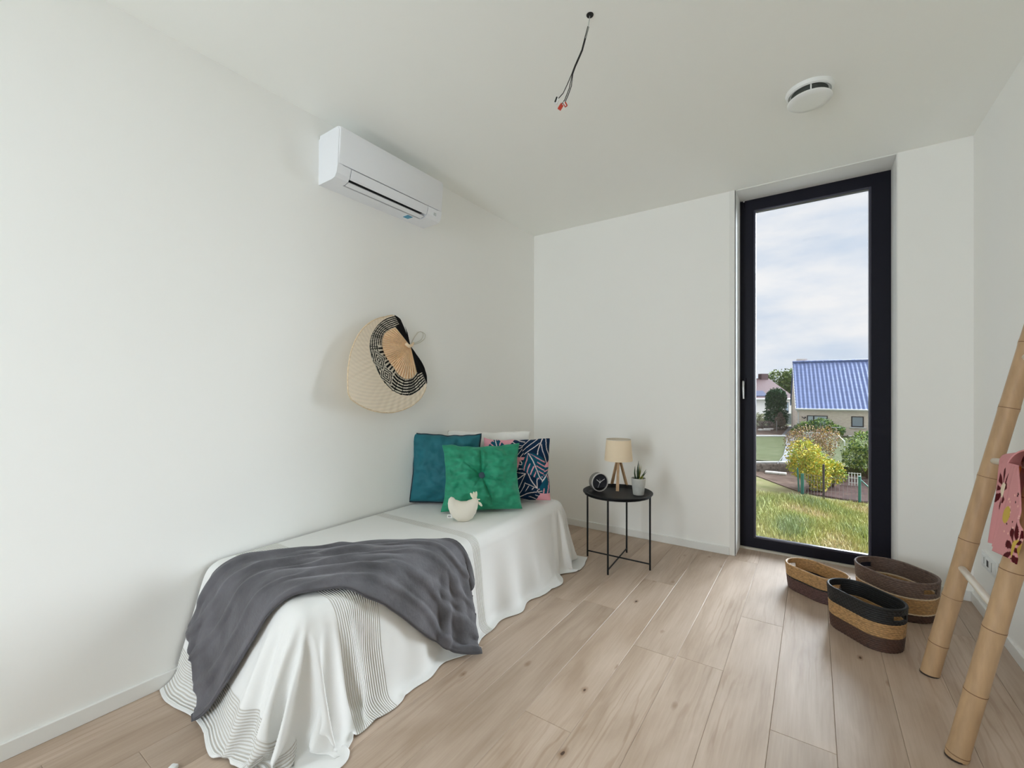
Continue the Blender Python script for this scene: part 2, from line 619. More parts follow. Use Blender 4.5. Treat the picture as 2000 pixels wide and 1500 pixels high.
def drape(name, nu, nv, fn, pin, colliders, frames, mass, bend, tension, coll_dist, air=2.0, fric=20.0, quality=6, uvfn=None):
    """let a cloth grid fn(u, v) fall over the colliders and return the settled mesh"""
    me = bpy.data.meshes.new(name)
    vs = [tuple(fn(i / (nu - 1), j / (nv - 1))) for i in range(nu) for j in range(nv)]
    fs = [(i * nv + j, (i + 1) * nv + j, (i + 1) * nv + j + 1, i * nv + j + 1) for i in range(nu - 1) for j in range(nv - 1)]
    me.from_pydata(vs, [], fs)
    o = bpy.data.objects.new(name + '_cloth', me)
    COL.objects.link(o)
    vg = o.vertex_groups.new(name='pin')
    for i in range(nu):
        for j in range(nv):
            w = pin(i / (nu - 1), j / (nv - 1))
            if w > 0:
                vg.add([i * nv + j], w, 'REPLACE')
    for c in colliders:
        c.modifiers.new('Collision', 'COLLISION')
        c.collision.thickness_outer = 0.004
        c.collision.thickness_inner = 0.05
        c.collision.cloth_friction = fric
    md = o.modifiers.new('Cloth', 'CLOTH')
    s, cs = md.settings, md.collision_settings
    s.quality = quality
    s.mass = mass
    s.air_damping = air
    s.tension_stiffness = tension
    s.compression_stiffness = tension
    s.shear_stiffness = tension * 0.3
    s.bending_stiffness = bend
    s.tension_damping = 12
    s.compression_damping = 12
    s.shear_damping = 8
    s.bending_damping = 1.0
    s.vertex_group_mass = 'pin'
    cs.use_collision = True
    cs.distance_min = coll_dist
    cs.use_self_collision = False
    SC.frame_start, SC.frame_end = 1, frames
    md.point_cache.frame_start, md.point_cache.frame_end = 1, frames
    for f in range(1, frames + 1):
        SC.frame_set(f)
    dg = bpy.context.evaluated_depsgraph_get()
    ev = o.evaluated_get(dg)
    res = np.empty(nu * nv * 3)
    ev.data.vertices.foreach_get('co', res)
    bpy.data.objects.remove(o)
    for c in colliders:
        c.modifiers.clear()
    SC.frame_set(1)
    return res.reshape(nu, nv, 3), fs


def cloth_mesh(name, P, fs, uv):
    nu, nv = P.shape[:2]
    me = bpy.data.meshes.new(name)
    me.from_pydata([tuple(p) for p in P.reshape(-1, 3)], [], fs)
    lay = me.uv_layers.new(name='UVMap')
    idx = np.empty(len(me.loops), dtype=np.int64)
    me.loops.foreach_get('vertex_index', idx)
    lay.data.foreach_set('uv', uv.reshape(-1, 2)[idx].astype(np.float32).ravel())
    me.shade_smooth()
    return me


def grid_uv(nu, nv, fn):
    return np.array([[fn(i / (nu - 1), j / (nv - 1)) for j in range(nv)] for i in range(nu)])


# --- colliders for the draping
col_bed = temp_mesh('col_bed', MB().bbox(BED_X0 - 0.2, BED_X1, BED_Y0, BED_Y1, 0.0, BED_Z, 0.05, 5))
col_floor = temp_mesh('col_floor', MB().box(-4, 1, -1.5, 4.5, -0.3, 0.0))
col_wall = temp_mesh('col_wall', MB().box(XL - 0.4, XL + 0.008, -1.5, 4.5, 0.0, 1.2))
# bedspread: cloth coordinate a across (x), b along (y); it hangs over foot, long side and head
SA0, SA1 = BED_X0 - 0.008, BED_X1 + 0.445
SB0, SB1 = BED_Y0 - 0.44, BED_Y1 + 0.40
NU, NV = 76, 164


def spread_start(u, v):
    a = SA0 + (SA1 - SA0) * u
    b = SB0 + (SB1 - SB0) * v
    # overhanging parts start bent downwards so they settle quickly
    x, y, z = a, b, BED_Z + 0.012
    oa = max(0, a - (BED_X1 - 0.02))
    ob0 = max(0, (BED_Y0 + 0.02) - b)
    ob1 = max(0, b - (BED_Y1 - 0.02))
    ang = math.radians(48)
    if oa > 0: x = BED_X1 - 0.02 + oa * math.cos(ang)
    if ob0 > 0: y = BED_Y0 + 0.02 - ob0 * math.cos(ang)
    if ob1 > 0: y = BED_Y1 - 0.02 + ob1 * math.cos(ang)
    dz = max(oa, ob0, ob1) * math.sin(ang)
    z -= dz
    wob = noise.noise(Vector((a * 6, b * 6, 1.7))) * 0.012 * min(1, (oa + ob0 + ob1) * 6)
    return (x + wob, y + wob * 0.7, z + abs(wob))


def spread_pin(u, v):
    a = SA0 + (SA1 - SA0) * u
    b = SB0 + (SB1 - SB0) * v
    if a < BED_X1 - 0.10 and BED_Y0 + 0.10 < b < BED_Y1 - 0.10: return 1.0
    if u == 0: return 1.0 if (BED_Y0 + 0.04 < b < BED_Y1 - 0.04) else 0.0
    return 0.0


SP, sp_faces = drape('bedspread', NU, NV, spread_start, spread_pin, [col_bed, col_floor], 46, 0.35, 3.0, 12, 0.004, air=3.0)
# the stiff woven cloth stands away from the bed towards its hem, in shallow folds
drop = np.clip((BED_Z - 0.03 - SP[:, :, 2]) / BED_Z, 0, 1)
side = np.clip((SP[:, :, 0] - (BED_X1 - 0.02)) / 0.03, 0, 1)
foot = np.clip(((BED_Y0 + 0.02) - SP[:, :, 1]) / 0.03, 0, 1)
head = np.clip((SP[:, :, 1] - (BED_Y1 - 0.02)) / 0.03, 0, 1)
yy, xx = SP[:, :, 1].copy(), SP[:, :, 0].copy()
fold = 0.016 * np.sin(yy * 17.0) + 0.012 * np.sin(yy * 29.0 + 1.3) + 0.010 * np.sin(yy * 9.0 + 0.4)
SP[:, :, 0] += side * drop * (0.055 + fold)
SP[:, :, 1] -= foot * drop * (0.13 + 0.014 * np.sin(xx * 15.0 + 0.5))
SP[:, :, 1] += head * drop * (0.07 + 0.012 * np.sin(xx * 16.0))
SP[:, :, 0] = np.maximum(SP[:, :, 0], XL + 0.016)
SP[:, :, 2] = np.maximum(SP[:, :, 2], 0.006)
sp_uv = grid_uv(NU, NV, lambda u, v: (SA0 + (SA1 - SA0) * u, SB0 + (SB1 - SB0) * v))


def spread_mat():
    m, n, l, p = new_mat('white_ribbed_cotton')
    uv = n.new('ShaderNodeUVMap')
    sx = n.new('ShaderNodeSeparateXYZ')
    l.new(uv.outputs['UV'], sx.inputs['Vector'])

    def math_(op, a, b=None, c=None):
        k = n.new('ShaderNodeMath')
        k.operation = op
        for i, q in enumerate((a, b, c)):
            if q is None: continue
            if isinstance(q, (int, float)): k.inputs[i].default_value = q
            else: l.new(q, k.inputs[i])
        return k.outputs[0]

    bands = None
    for c, w in ((0.452, 0.07), (1.015, 0.092), (1.705, 0.028)):
        d = math_('ABSOLUTE', math_('SUBTRACT', sx.outputs['Y'], c))
        q = math_('LESS_THAN', d, w)
        bands = q if bands is None else math_('MAXIMUM', bands, q)
    rib = math_('SINE', math_('MULTIPLY', sx.outputs['Y'], 2 * PI / 0.0085))
    fine = math_('SINE', math_('MULTIPLY', sx.outputs['Y'], 2 * PI / 0.0022))
    h = math_('ADD', math_('MULTIPLY', math_('MULTIPLY', rib, bands), 1.0), math_('MULTIPLY', fine, 0.04))
    bp = n.new('ShaderNodeBump')
    bp.inputs['Strength'].default_value = 0.8
    bp.inputs['Distance'].default_value = 0.0016
    l.new(h, bp.inputs['Height'])
    l.new(bp.outputs['Normal'], p.inputs['Normal'])
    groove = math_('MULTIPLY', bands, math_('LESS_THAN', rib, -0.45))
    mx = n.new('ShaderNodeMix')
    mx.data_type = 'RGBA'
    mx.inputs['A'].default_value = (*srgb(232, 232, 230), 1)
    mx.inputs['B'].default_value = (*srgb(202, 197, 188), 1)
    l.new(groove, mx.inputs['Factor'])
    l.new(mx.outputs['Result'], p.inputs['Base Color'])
    p.inputs['Roughness'].default_value = 0.9
    p.inputs['Specular IOR Level'].default_value = 0.2
    return m


M['spread'] = spread_mat()
col_spread = bpy.data.objects.new('col_spread', cloth_mesh('col_spread', SP, sp_faces, sp_uv))
COL.objects.link(col_spread)

# --- grey throw lying across the foot of the bed, corner to corner
TC, TD = Vector((-1.575, 1.075)), Vector((0.60, 0.80)).normalized()
TN = Vector((-TD.y, TD.x))
TL0, TL1, TWID = -0.72, 0.82, 0.42
TNU, TNV = 96, 44


def throw_flat(u, v):
    s = TL0 + 0.05 * v + (TL1 - 0.13 * v - TL0 - 0.05 * v) * u
    w = (v - 0.5) * TWID
    bend = 0.05 * math.cos(min(1, abs(s) / 0.5) * PI / 2)         # the strip bows a little towards the wall
    wid = 1.0 - 0.10 * s
    p = TC + TD * s + TN * (w * wid + bend - 0.02)
    return p, s, w


def throw_wr(s, w):
    a = 0.011 * (0.5 + 0.5 * math.sin(w * 62 + 2.2 * math.sin(s * 3.1) + s * 5))
    b = 0.010 * max(0, noise.noise(Vector((s * 3.2, w * 17, 4.4))))
    c = 0.006 * noise.noise(Vector((s * 9, w * 9, 9.0)))
    return a + b + abs(c)


def throw_start(u, v):
    p, s, w = throw_flat(u, v)
    x, y, z = p.x, p.y, BED_Z + 0.020 + throw_wr(s, w)
    oa = max(0, x - (BED_X1 - 0.01))
    ob = max(0, (BED_Y0 + 0.01) - y)
    ang = math.radians(50)
    if oa > 0: x = BED_X1 - 0.01 + oa * math.cos(ang) + 0.02
    if ob > 0: y = BED_Y0 + 0.01 - ob * math.cos(ang) - 0.02
    z -= max(oa, ob) * math.sin(ang)
    z += 0.02 if (oa or ob) else 0
    return (x, y, z)


def throw_pin(u, v):
    p, s, w = throw_flat(u, v)
    return 1.0 if (p.x < BED_X1 - 0.07 and p.y > BED_Y0 + 0.07) else 0.0


TP, tp_faces = drape('throw', TNU, TNV, throw_start, throw_pin, [col_spread, col_floor, col_wall], 34, 0.4, 1.2, 12, 0.006, air=3.0, fric=30)
for _ in range(2):                       # soften pinched spots of the thick plush
    Q = TP.copy()
    Q[1:-1] = 0.5 * TP[1:-1] + 0.25 * (TP[2:] + TP[:-2])
    TP[:, 1:-1] = 0.5 * Q[:, 1:-1] + 0.25 * (Q[:, 2:] + Q[:, :-2])
    TP[:, 0], TP[:, -1] = Q[:, 0], Q[:, -1]
    for e_ in (0, -1):
        L_ = TP[:, e_].copy()
        TP[1:-1, e_] = 0.4 * L_[1:-1] + 0.3 * (L_[2:] + L_[:-2])
gu = np.gradient(TP, axis=0)
gv = np.gradient(TP, axis=1)
nrm = np.cross(gu, gv)
nrm /= np.linalg.norm(nrm, axis=2)[:, :, None] + 1e-9
THROW_OUT = 1.0 if nrm[TNU // 2, TNV // 2, 2] > 0 else -1.0
nrm *= THROW_OUT
iu, iv = np.meshgrid(np.linspace(0, 1, TNU), np.linspace(0, 1, TNV), indexing='ij')
wrk = np.array([[noise.noise(Vector((a * 5.0, b * 9.0, 3.3))) for b in np.linspace(0, 1, TNV)] for a in np.linspace(0, 1, TNU)])
rid = np.clip(np.sin(iv * 26 + 3.5 * wrk + 2.0 * np.sin(iu * 7)), 0, 1) ** 2
TP += nrm * (0.010 + 0.013 * rid * (0.5 + 0.8 * np.clip(wrk + 0.4, 0, 1)) + 0.004 * np.clip(wrk, 0, 1))[:, :, None]
TP[:, :, 0] = np.maximum(TP[:, :, 0], XL + 0.024)
tp_uv = grid_uv(TNU, TNV, lambda u, v: (u * (TL1 - TL0), v * TWID))
TP[:, :, 0] = np.maximum(TP[:, :, 0], XL + 0.024)
for c in (col_bed, col_floor, col_wall, col_spread):
    bpy.data.objects.remove(c)


def finish_cloth(name, P, fs, uv, mat, thick, origin, sub=1, side=-1.0):
    o = link_mesh(name, cloth_mesh(name, P, fs, uv), mat, None, origin)
    md = o.modifiers.new('thickness', 'SOLIDIFY')
    md.thickness = thick
    md.offset = side
    md2 = o.modifiers.new('smooth', 'SUBSURF')
    md2.levels = md2.render_levels = sub
    return o


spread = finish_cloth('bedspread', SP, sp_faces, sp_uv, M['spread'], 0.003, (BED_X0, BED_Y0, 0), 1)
set_props(spread, 'white woven bedspread with ribbed bands hanging down to the floor', 'bedspread')
M['velvet'] = plain('grey_plush', (0.098, 0.095, 0.106), 0.75, var=0.35, vscale=9, bump=0.35, bscale=90, sheen=0.5, detail=6, bdist=0.004)
M['velvet_hem'] = plain('grey_plush_hem', (0.085, 0.083, 0.092), 0.8, sheen=0.3, bump=0.3, bscale=160)
throw = finish_cloth('throw_blanket', TP, tp_faces, tp_uv, M['velvet'], 0.008, (BED_X1, BED_Y0, 0), 1, THROW_OUT)
set_props(throw, 'dark grey plush throw lying across the foot of the white bedspread', 'blanket')
edge = [tuple(TP[i, 0]) for i in range(TNU)] + [tuple(TP[TNU - 1, j]) for j in range(1, TNV)] + [tuple(TP[i, TNV - 1]) for i in range(TNU - 2, -1, -1)] + [tuple(TP[0, j]) for j in range(TNV - 2, 0, -1)]
MB().tube(edge, 0.0048, 6, closed=True).build('hem', M['velvet_hem'], throw, angle=180)

# ================================================================== cushions and toy on the bed
TOPZ = BED_Z + 0.006


def cushion(name, label, cat, base, e1, Wd, Ht, Tk, lean, mat, group=None, pinch=0.07, print_fn=None, dent=None, seed=1, N=56, roll=0.0, foot=0.016):
    """upright cushion: base = middle of its lower edge, e1 = horizontal direction of that edge,
    leaning back by `lean`; returns its root and a function placing points on its front"""
    e1 = Vector((e1[0], e1[1], 0)).normalized()
    nf = Vector((e1.y, -e1.x, 0))                       # front, towards the room
    up = Vector((0, 0, 1)) * math.cos(lean) - nf * math.sin(lean)
    nn = nf * math.cos(lean) + Vector((0, 0, 1)) * math.sin(lean)
    B = Vector(base)

    def place(u, v, w):
        U = Wd / 2 * u * (1 - pinch * math.cos(v * PI / 2))
        V = Ht / 2 * v * (1 - pinch * (1.0 if v > 0 else 0.2) * math.cos(u * PI / 2)) + Ht / 2 + foot
        V += roll * U
        eu, ev = abs(u) ** 6, abs(v) ** 6
        U += eu * 0.007 * noise.noise(Vector((v * 2.6, seed * 3.3, u)))
        if v > 0: V += ev * 0.009 * noise.noise(Vector((u * 3.4 + seed, 7.7, seed)))
        return B + e1 * U + up * V + nn * w

    def thick(u, v):
        k = max(0.0, (1 - abs(u) ** 2.4) * (1 - abs(v) ** 2.4))
        t = Tk / 2 * k ** 0.5
        edge = min(1, 4 * k)
        wr = noise.noise(Vector((u * 3 + seed, v * 3, seed * 1.7))) * 0.017 + noise.noise(Vector((u * 7, v * 7 + seed, 3.1))) * 0.008
        t += wr * edge * (Tk / 0.12)
        # creases running in from the seams
        ed = max(abs(u), abs(v))
        ang = math.atan2(v, u)
        t += 0.006 * math.sin(ang * 14 + seed) * max(0, (ed - 0.6) / 0.4) * edge
        if dent: t = dent(u, v, t)
        return t

    g = np.linspace(-1, 1, N)
    vs, fs, uvs = [], [], []
    for sgn in (1, -1):
        o0 = len(vs)
        for u in g:
            for v in g:
                vs.append(place(u, v, sgn * thick(u, v)))
                uvs.append((u, v, sgn))
        for i in range(N - 1):
            for j in range(N - 1):
                a = o0 + i * N + j
                fs.append((a, a + N, a + N + 1, a + 1))
    mb = MB().add(vs, fs)
    root = thing(name, label, cat, B, group)
    me = bpy.data.meshes.new('cover')
    me.from_pydata([tuple(p) for p in vs], [], fs)
    if print_fn:
        paint(me, lambda i: print_fn(*uvs[i]))
    bm = bmesh.new()
    bm.from_mesh(me)
    bmesh.ops.remove_doubles(bm, verts=bm.verts, dist=0.0004)
    bmesh.ops.recalc_face_normals(bm, faces=bm.faces)
    bm.to_mesh(me)
    bm.free()
    me.shade_smooth()
    link_mesh('cover', me, mat, root)
    rim = [place(t, -1, 0) for t in np.linspace(-1, 1, 24)] + [place(1, t, 0) for t in np.linspace(-1, 1, 24)[1:]] + [place(-t, 1, 0) for t in np.linspace(-1, 1, 24)[1:]] + [place(-1, -t, 0) for t in np.linspace(-1, 1, 24)[1:-1]]
    return root, place, thick, rim


E_ROW = Vector((0.818, 0.576, 0)).normalized()
N_ROW = Vector((E_ROW.y, -E_ROW.x, 0))
ROW0 = Vector((-2.135, 1.965, TOPZ))


def row(s, front=0.0):
    return ROW0 + E_ROW * s + N_ROW * front


M['pillow_white'] = plain('white_pillow_cotton', srgb(232, 231, 226), 0.9, bump=0.15, bscale=120)
M['teal'] = plain('teal_velvet', srgb(14, 100, 112), 0.7, var=0.12, vscale=12, sheen=0.25, bump=0.15, bscale=300)
M['navy'] = plain('navy_piping', srgb(16, 34, 48), 0.7)
M['green'] = plain('green_velvet', srgb(28, 138, 104), 0.65, var=0.18, vscale=16, sheen=0.45, bump=0.2, bscale=200, stretch=(1, 1, 3))
M['button'] = plain('slate_button', srgb(52, 74, 88), 0.6)
M['leaf_print'] = printed('leaf_print_cotton', 0.85, bump=0.15, bscale=400)

cushion('pillow', 'plain white bed pillow standing behind the teal and leaf-print cushions', 'pillow', row(0.50, -0.195), (E_ROW.x, E_ROW.y), 0.58, 0.44, 0.13, math.radians(6), M['pillow_white'], seed=5, pinch=0.04)
r, pl, th, rim = cushion('cushion', 'teal cushion with dark piping standing against the wall', 'cushion', row(0.228, 0.004), (E_ROW.x, E_ROW.y), 0.45, 0.44, 0.16, math.radians(7), M['teal'], 'scatter cushions on the bed', seed=2, roll=-0.03)
MB().tube(rim, 0.005, 6, closed=True).build('piping', M['navy'], r, angle=180)

PINK, NAVY, WHITE = srgb(222, 158, 168), srgb(16, 44, 72), srgb(226, 216, 214)
TEALP = srgb(18, 82, 104)
leafs = []                                     # big split leaves: midrib point, direction, length, half width
rl = random.Random(11)
for (lx, ly, la, ll, lw) in ((-0.55, 0.55, 100, 0.95, 0.34), (0.15, 0.75, 190, 0.9, 0.30), (0.62, 0.55, 255, 1.05, 0.36), (0.75, -0.35, 230, 1.0, 0.36), (0.35, -0.15, 120, 0.9, 0.34), (-0.2, -0.35, 200, 0.9, 0.36), (0.55, 0.10, 300, 0.8, 0.28), (-0.7, -0.75, 60, 0.8, 0.3), (0.25, -0.85, 20, 0.9, 0.28), (-0.35, 0.2, 330, 0.7, 0.26)):
    leafs.append((lx, ly, math.radians(la), ll * 1.15, lw * 1.35))


def leaf_print(u, v, s):
    col = PINK
    du = 0.10 * noise.noise(Vector((u * 1.7, v * 1.7, 5.0)))
    dv = 0.10 * noise.noise(Vector((u * 1.7, v * 1.7, 9.0)))
    u, v = u + du, v + dv
    for k, (lx, ly, la, ll, lw) in enumerate(leafs):
        dx, dy = u - lx, v - ly
        t = (dx * math.cos(la) + dy * math.sin(la)) / ll + 0.5
        w = -dx * math.sin(la) + dy * math.cos(la)
        if 0 < t < 1:
            half = lw * math.sin(PI * t ** 0.8)
            if abs(w) < half:
                q = t * 5 - abs(w) * 6                      # side veins / splits, angled
                fr = q - math.floor(q)
                if abs(w) < 0.014: col = WHITE
                elif fr < (0.15 if k % 3 else 0.28) and abs(w) > half * (0.25 + 0.2 * math.sin(k + 9 * t)): col = PINK if k % 3 == 0 else WHITE
                else: col = NAVY if k % 3 else TEALP
    return col


cushion('cushion', 'leaf-print cushion in navy, teal and pink beside the teal cushion', 'cushion', row(0.690, -0.042), (E_ROW.x, E_ROW.y), 0.44, 0.405, 0.15, math.radians(5), M['leaf_print'], 'scatter cushions on the bed', seed=8, print_fn=leaf_print, N=170)


def green_dent(u, v, t):
    r = math.hypot(u - 0.0, v - 0.02)
    t *= 1 - 0.80 * math.exp(-(r / 0.20) ** 2)
    for a0, dep, reach in ((92, 0.020, 1.0), (138, 0.016, 0.75), (-72, 0.022, 1.0), (-24, 0.014, 0.75), (62, 0.006, 0.5), (200, 0.006, 0.5), (-120, 0.008, 0.6)):
        a = math.radians(a0)
        along = u * math.cos(a) + v * math.sin(a)
        off = -u * math.sin(a) + v * math.cos(a)
        if 0 < along < reach:
            t -= dep * math.exp(-(off / 0.035) ** 2) * math.sin(PI * min(1, (along + 0.08) / reach)) ** 0.6
    return t


GE = (0.757, 0.653)
r, pl, th, rim = cushion('cushion', 'green velvet cushion with a round button in its middle', 'cushion', (-1.622, 2.062, TOPZ), GE, 0.48, 0.405, 0.15, math.radians(21), M['green'], 'scatter cushions on the bed', seed=3, dent=green_dent, N=110, pinch=0.09, roll=0.01, foot=0.022)
bc = pl(0, 0.02, th(0, 0.02) + 0.020)
nb = (pl(0, 0.02, 0.1) - pl(0, 0.02, 0)).normalized()
MB().lathe([(0.0001, 0.010), (0.012, 0.0095), (0.019, 0.006), (0.0215, 0.0), (0.014, -0.006), (0.0001, -0.006)], 24, bc, nb.to_track_quat('Z', 'Y').to_matrix()).build('button', M['button'], r)

# --- plush hen sitting in front of the green cushion
M['hen'] = plain('cream_jersey', srgb(226, 220, 206), 0.9, bump=0.1, bscale=500)
M['hen_part'] = plain('pale_felt', srgb(222, 222, 200), 0.9, bump=0.1, bscale=500)
M['paper'] = plain('white_paper', srgb(238, 238, 236), 0.6)
M['ink'] = plain('black_ink', (0.02, 0.02, 0.02), 0.7)
hen_c = pix(905, 1019, z=TOPZ + 0.002)
hen = thing('plush_hen', 'cream plush hen toy with a paper tag in front of the green cushion', 'toy', hen_c)
HE1 = Vector((math.cos(YAW), math.sin(YAW), 0))
HN = Vector((math.sin(YAW), -math.cos(YAW), 0))
HS = 0.170 / 0.98                                        # body length in metres per unit of the outline


def hen_pt(a, b, w):
    return hen_c + HE1 * (a * HS) + Vector((0, 0, b * HS)) - HN * 0.0 + HN * w


def interp(tab, x):
    for (x0, y0), (x1, y1) in zip(tab, tab[1:]):
        if x <= x1:
            k = (x - x0) / (x1 - x0)
            k = k * k * (3 - 2 * k)
            return y0 + (y1 - y0) * k
    return tab[-1][1]


top_t = [(-0.50, 0.60), (-0.465, 0.74), (-0.40, 0.80), (-0.33, 0.78), (-0.24, 0.70), (-0.08, 0.655), (0.08, 0.66), (0.22, 0.71), (0.34, 0.76), (0.42, 0.775), (0.465, 0.73), (0.49, 0.64)]
bot_t = [(-0.50, 0.58), (-0.47, 0.40), (-0.40, 0.24), (-0.30, 0.12), (-0.15, 0.02), (0.0, 0.0), (0.15, 0.02), (0.28, 0.10), (0.39, 0.25), (0.45, 0.42), (0.47, 0.54), (0.49, 0.62)]


def hen_surf(u, v):
    x = -0.50 + 0.99 * (0.5 - 0.5 * math.cos(PI * u))
    tp, bt = interp(top_t, x), interp(bot_t, x)
    mid, hh = (tp + bt) / 2, max(0.0, (tp - bt) / 2)
    wt = 0.043 * math.sin(PI * u) ** 0.6 * min(1, hh / 0.22) ** 0.5
    a = 2 * PI * v
    return hen_pt(x, mid + hh * math.sin(a), wt * math.cos(a))


MB().grid(hen_surf, 44, 28, False, True).build('body', M['hen'], hen, angle=180)


def blob(a0, b0, a1, b1, r, w=0.0):
    p0, p1 = hen_pt(a0, b0, w), hen_pt(a1, b1, w)
    n = 8
    pts = [p0.lerp(p1, i / (n - 1)) for i in range(n)]
    rr = [r * math.sin(PI * (0.08 + 0.84 * (i / (n - 1)) ** 0.8)) ** 0.6 for i in range(n)]
    return MB().tube(pts, rr, 12)


for k, (a1, b1) in enumerate(((0.23, 0.93), (0.33, 0.96), (0.415, 0.965))):
    blob(0.385 - 0.02 * (2 - k), 0.75, a1, b1, 0.0085, 0.004 * (1 - k)).build('comb_lobe', M['hen_part'], hen, angle=180)
blob(0.47, 0.72, 0.54, 0.715, 0.004).build('beak', M['hen_part'], hen, angle=180)
blob(0.49, 0.63, 0.60, 0.50, 0.0075).build('wattle', M['hen_part'], hen, angle=180)
tg = MB().box(-0.026, 0.002, -0.0006, 0.0006, 0.0, 0.019)
Mtag = Matrix.Translation(hen_pt(-0.36, 0.135, 0.012)) @ Matrix(((HE1.x, -HN.x, 0, 0), (HE1.y, -HN.y, 0, 0), (0, 0, 1, 0), (0, 0, 0, 1))).to_4x4() @ Matrix.Rotation(math.radians(3), 4, 'Y')
tg.v = [tuple(Mtag @ Vector(p)) for p in tg.v]
tag_o = tg.build('paper_tag', M['paper'], hen, smooth=False)
rb = random.Random(4)
xb = -0.0215
bars = MB()
while xb < -0.0075:
    wv = rb.choice((0.0005, 0.0009, 0.0005, 0.0014))
    bars.box(xb, xb + wv, -0.0009, -0.0007, 0.005, 0.0145)
    xb += wv + rb.choice((0.0006, 0.0010))
bars.v = [tuple(Mtag @ Vector(p)) for p in bars.v]
bars.build('barcode', M['ink'], tag_o, smooth=False)

# ================================================================== air conditioner
M['ac'] = plain('white_plastic', srgb(236, 238, 242), 0.35, spec=0.5)
M['ac_dark'] = plain('black_slot', (0.008, 0.008, 0.009), 0.6)
M['sticker'] = plain('blue_sticker', srgb(60, 150, 185), 0.4)
M['badge'] = plain('grey_badge', srgb(200, 204, 206), 0.35)
AY0, AY1, SY0, SY1 = 1.335, 2.085, 1.412, 1.965
ac = thing('air_conditioner', 'white wall-mounted air conditioner unit under the ceiling', 'air conditioner', (XL, (AY0 + AY1) / 2, 2.25))


def loft(prof, y0, y1, inset=0.0, rnd=0.0):
    """extrude a depth / height profile along the wall, rounding the ends a little"""
    ys = [y0, y1] if not rnd else [y0, y0 + rnd * 0.3, y0 + rnd, y1 - rnd, y1 - rnd * 0.3, y1]
    sc = [1, 1] if not rnd else [0.955, 0.985, 1.0, 1.0, 0.985, 0.955]
    mb = MB()
    n = len(prof)
    cz = 2.38
    for y, s in zip(ys, sc):
        for d, z in prof:
            k = s if d > 0.05 else 1.0
            mb.v.append((XL + d * k, y, cz + (z - cz) * (1 - (1 - s) * 0.12)))
    for i in range(len(ys) - 1):
        for k in range(n):
            l = (k + 1) % n
            mb.f.append((i * n + k, i * n + l, (i + 1) * n + l, (i + 1) * n + k))
    mb.f.append(tuple(range(n))[::-1])
    mb.f.append(tuple((len(ys) - 1) * n + k for k in range(n)))
    return mb


low_full = [(0.0, 2.25), (0.118, 2.252), (0.140, 2.258), (0.156, 2.276), (0.166, 2.318), (0.0, 2.34)]
low_notch = [(0.0, 2.25), (0.094, 2.2515), (0.094, 2.290), (0.145, 2.318), (0.0, 2.34)]
body = loft(low_full, AY0, SY0)
b2 = loft(low_full, SY1, AY1)
b3 = loft(low_notch, SY0, SY1)
body.add(b2.v, b2.f).add(b3.v, b3.f)
cheek = [(0.0, 2.252), (0.118, 2.253), (0.140, 2.259), (0.156, 2.277), (0.164, 2.318), (0.170, 2.40), (0.176, 2.485), (0.168, 2.500), (0.012, 2.503), (0.010, 2.488), (0.0, 2.486)]
for ya, yb_ in ((AY0 + 0.0005, AY0 + 0.03), (AY1 - 0.03, AY1 - 0.0005)):
    bk = loft(cheek, ya, yb_)
    body.add(bk.v, bk.f)
bk = loft([(0.0, 2.30), (0.13, 2.30), (0.15, 2.45), (0.14, 2.49), (0.02, 2.496), (0.0, 2.485)], AY0 + 0.01, AY1 - 0.01)
body.add(bk.v, bk.f)
body.build('body', M['ac'], ac, angle=28)
panel = loft([(0.012, 2.322), (0.168, 2.322), (0.176, 2.38), (0.184, 2.46), (0.186, 2.490), (0.181, 2.502), (0.168, 2.508), (0.010, 2.506)], AY0 + 0.003, AY1 - 0.003, rnd=0.012)
panel.build('front_panel', M['ac'], ac, angle=28)
MB().box(XL + 0.095, XL + 0.150, SY0 + 0.002, SY1 - 0.002, 2.286, 2.300).build('air_slot', M['ac_dark'], ac, smooth=False)
lv = loft([(0.160, 2.316), (0.167, 2.317), (0.158, 2.277), (0.150, 2.268), (0.146, 2.272), (0.153, 2.281)], SY0 + 0.004, SY1 - 0.004)
lv.build('louver', M['ac'], ac, angle=28)
vn = loft([(0.136, 2.262), (0.138, 2.259), (0.108, 2.2505), (0.106, 2.254)], SY0 + 0.006, SY1 - 0.012)
vn.build('inner_vane', M['ac'], ac, angle=28)
MB().box(XL + 0.040, XL + 0.085, 1.872, 1.912, 2.2492, 2.2512).build('sticker', M['sticker'], ac, smooth=False)
MB().bbox(XL + 0.1575, XL + 0.1615, 2.018, 2.040, 2.281, 2.304, 0.0015, 1).build('display_badge', M['badge'], ac)

# ================================================================== woven hand fan on the left wall
M['fan'] = printed('woven_palm', 0.85, bump=0.5, bscale=260)
M['fan_pleat'] = plain('palm_leaf_pleats', srgb(248, 222, 190), 0.8, var=0.10, vscale=60)
M['cord'] = plain('pale_cord', srgb(206, 202, 190), 0.7)
FH = (1010.0, 540.0)                                         # where the ribs meet, in the traced drawing
fan_outline = [(1000, 505), (992, 455), (975, 380), (945, 300), (890, 210), (820, 158), (700, 180), (560, 222), (440, 312), (360, 425), (300, 560), (262, 720), (246, 880), (244, 1000), (252, 1120), (288, 1190), (380, 1252), (500, 1310), (640, 1345), (780, 1350), (900, 1322), (1020, 1270), (1120, 1190), (1182, 1090), (1212, 985), (1208, 900), (1180, 800), (1125, 695), (1070, 620), (1035, 572)]
fan_band = [(815, 168), (720, 196), (610, 280), (535, 400), (510, 520), (530, 670), (575, 770), (640, 905), (705, 1000), (790, 1082), (890, 1130), (1000, 1140), (1100, 1092), (1200, 985)]
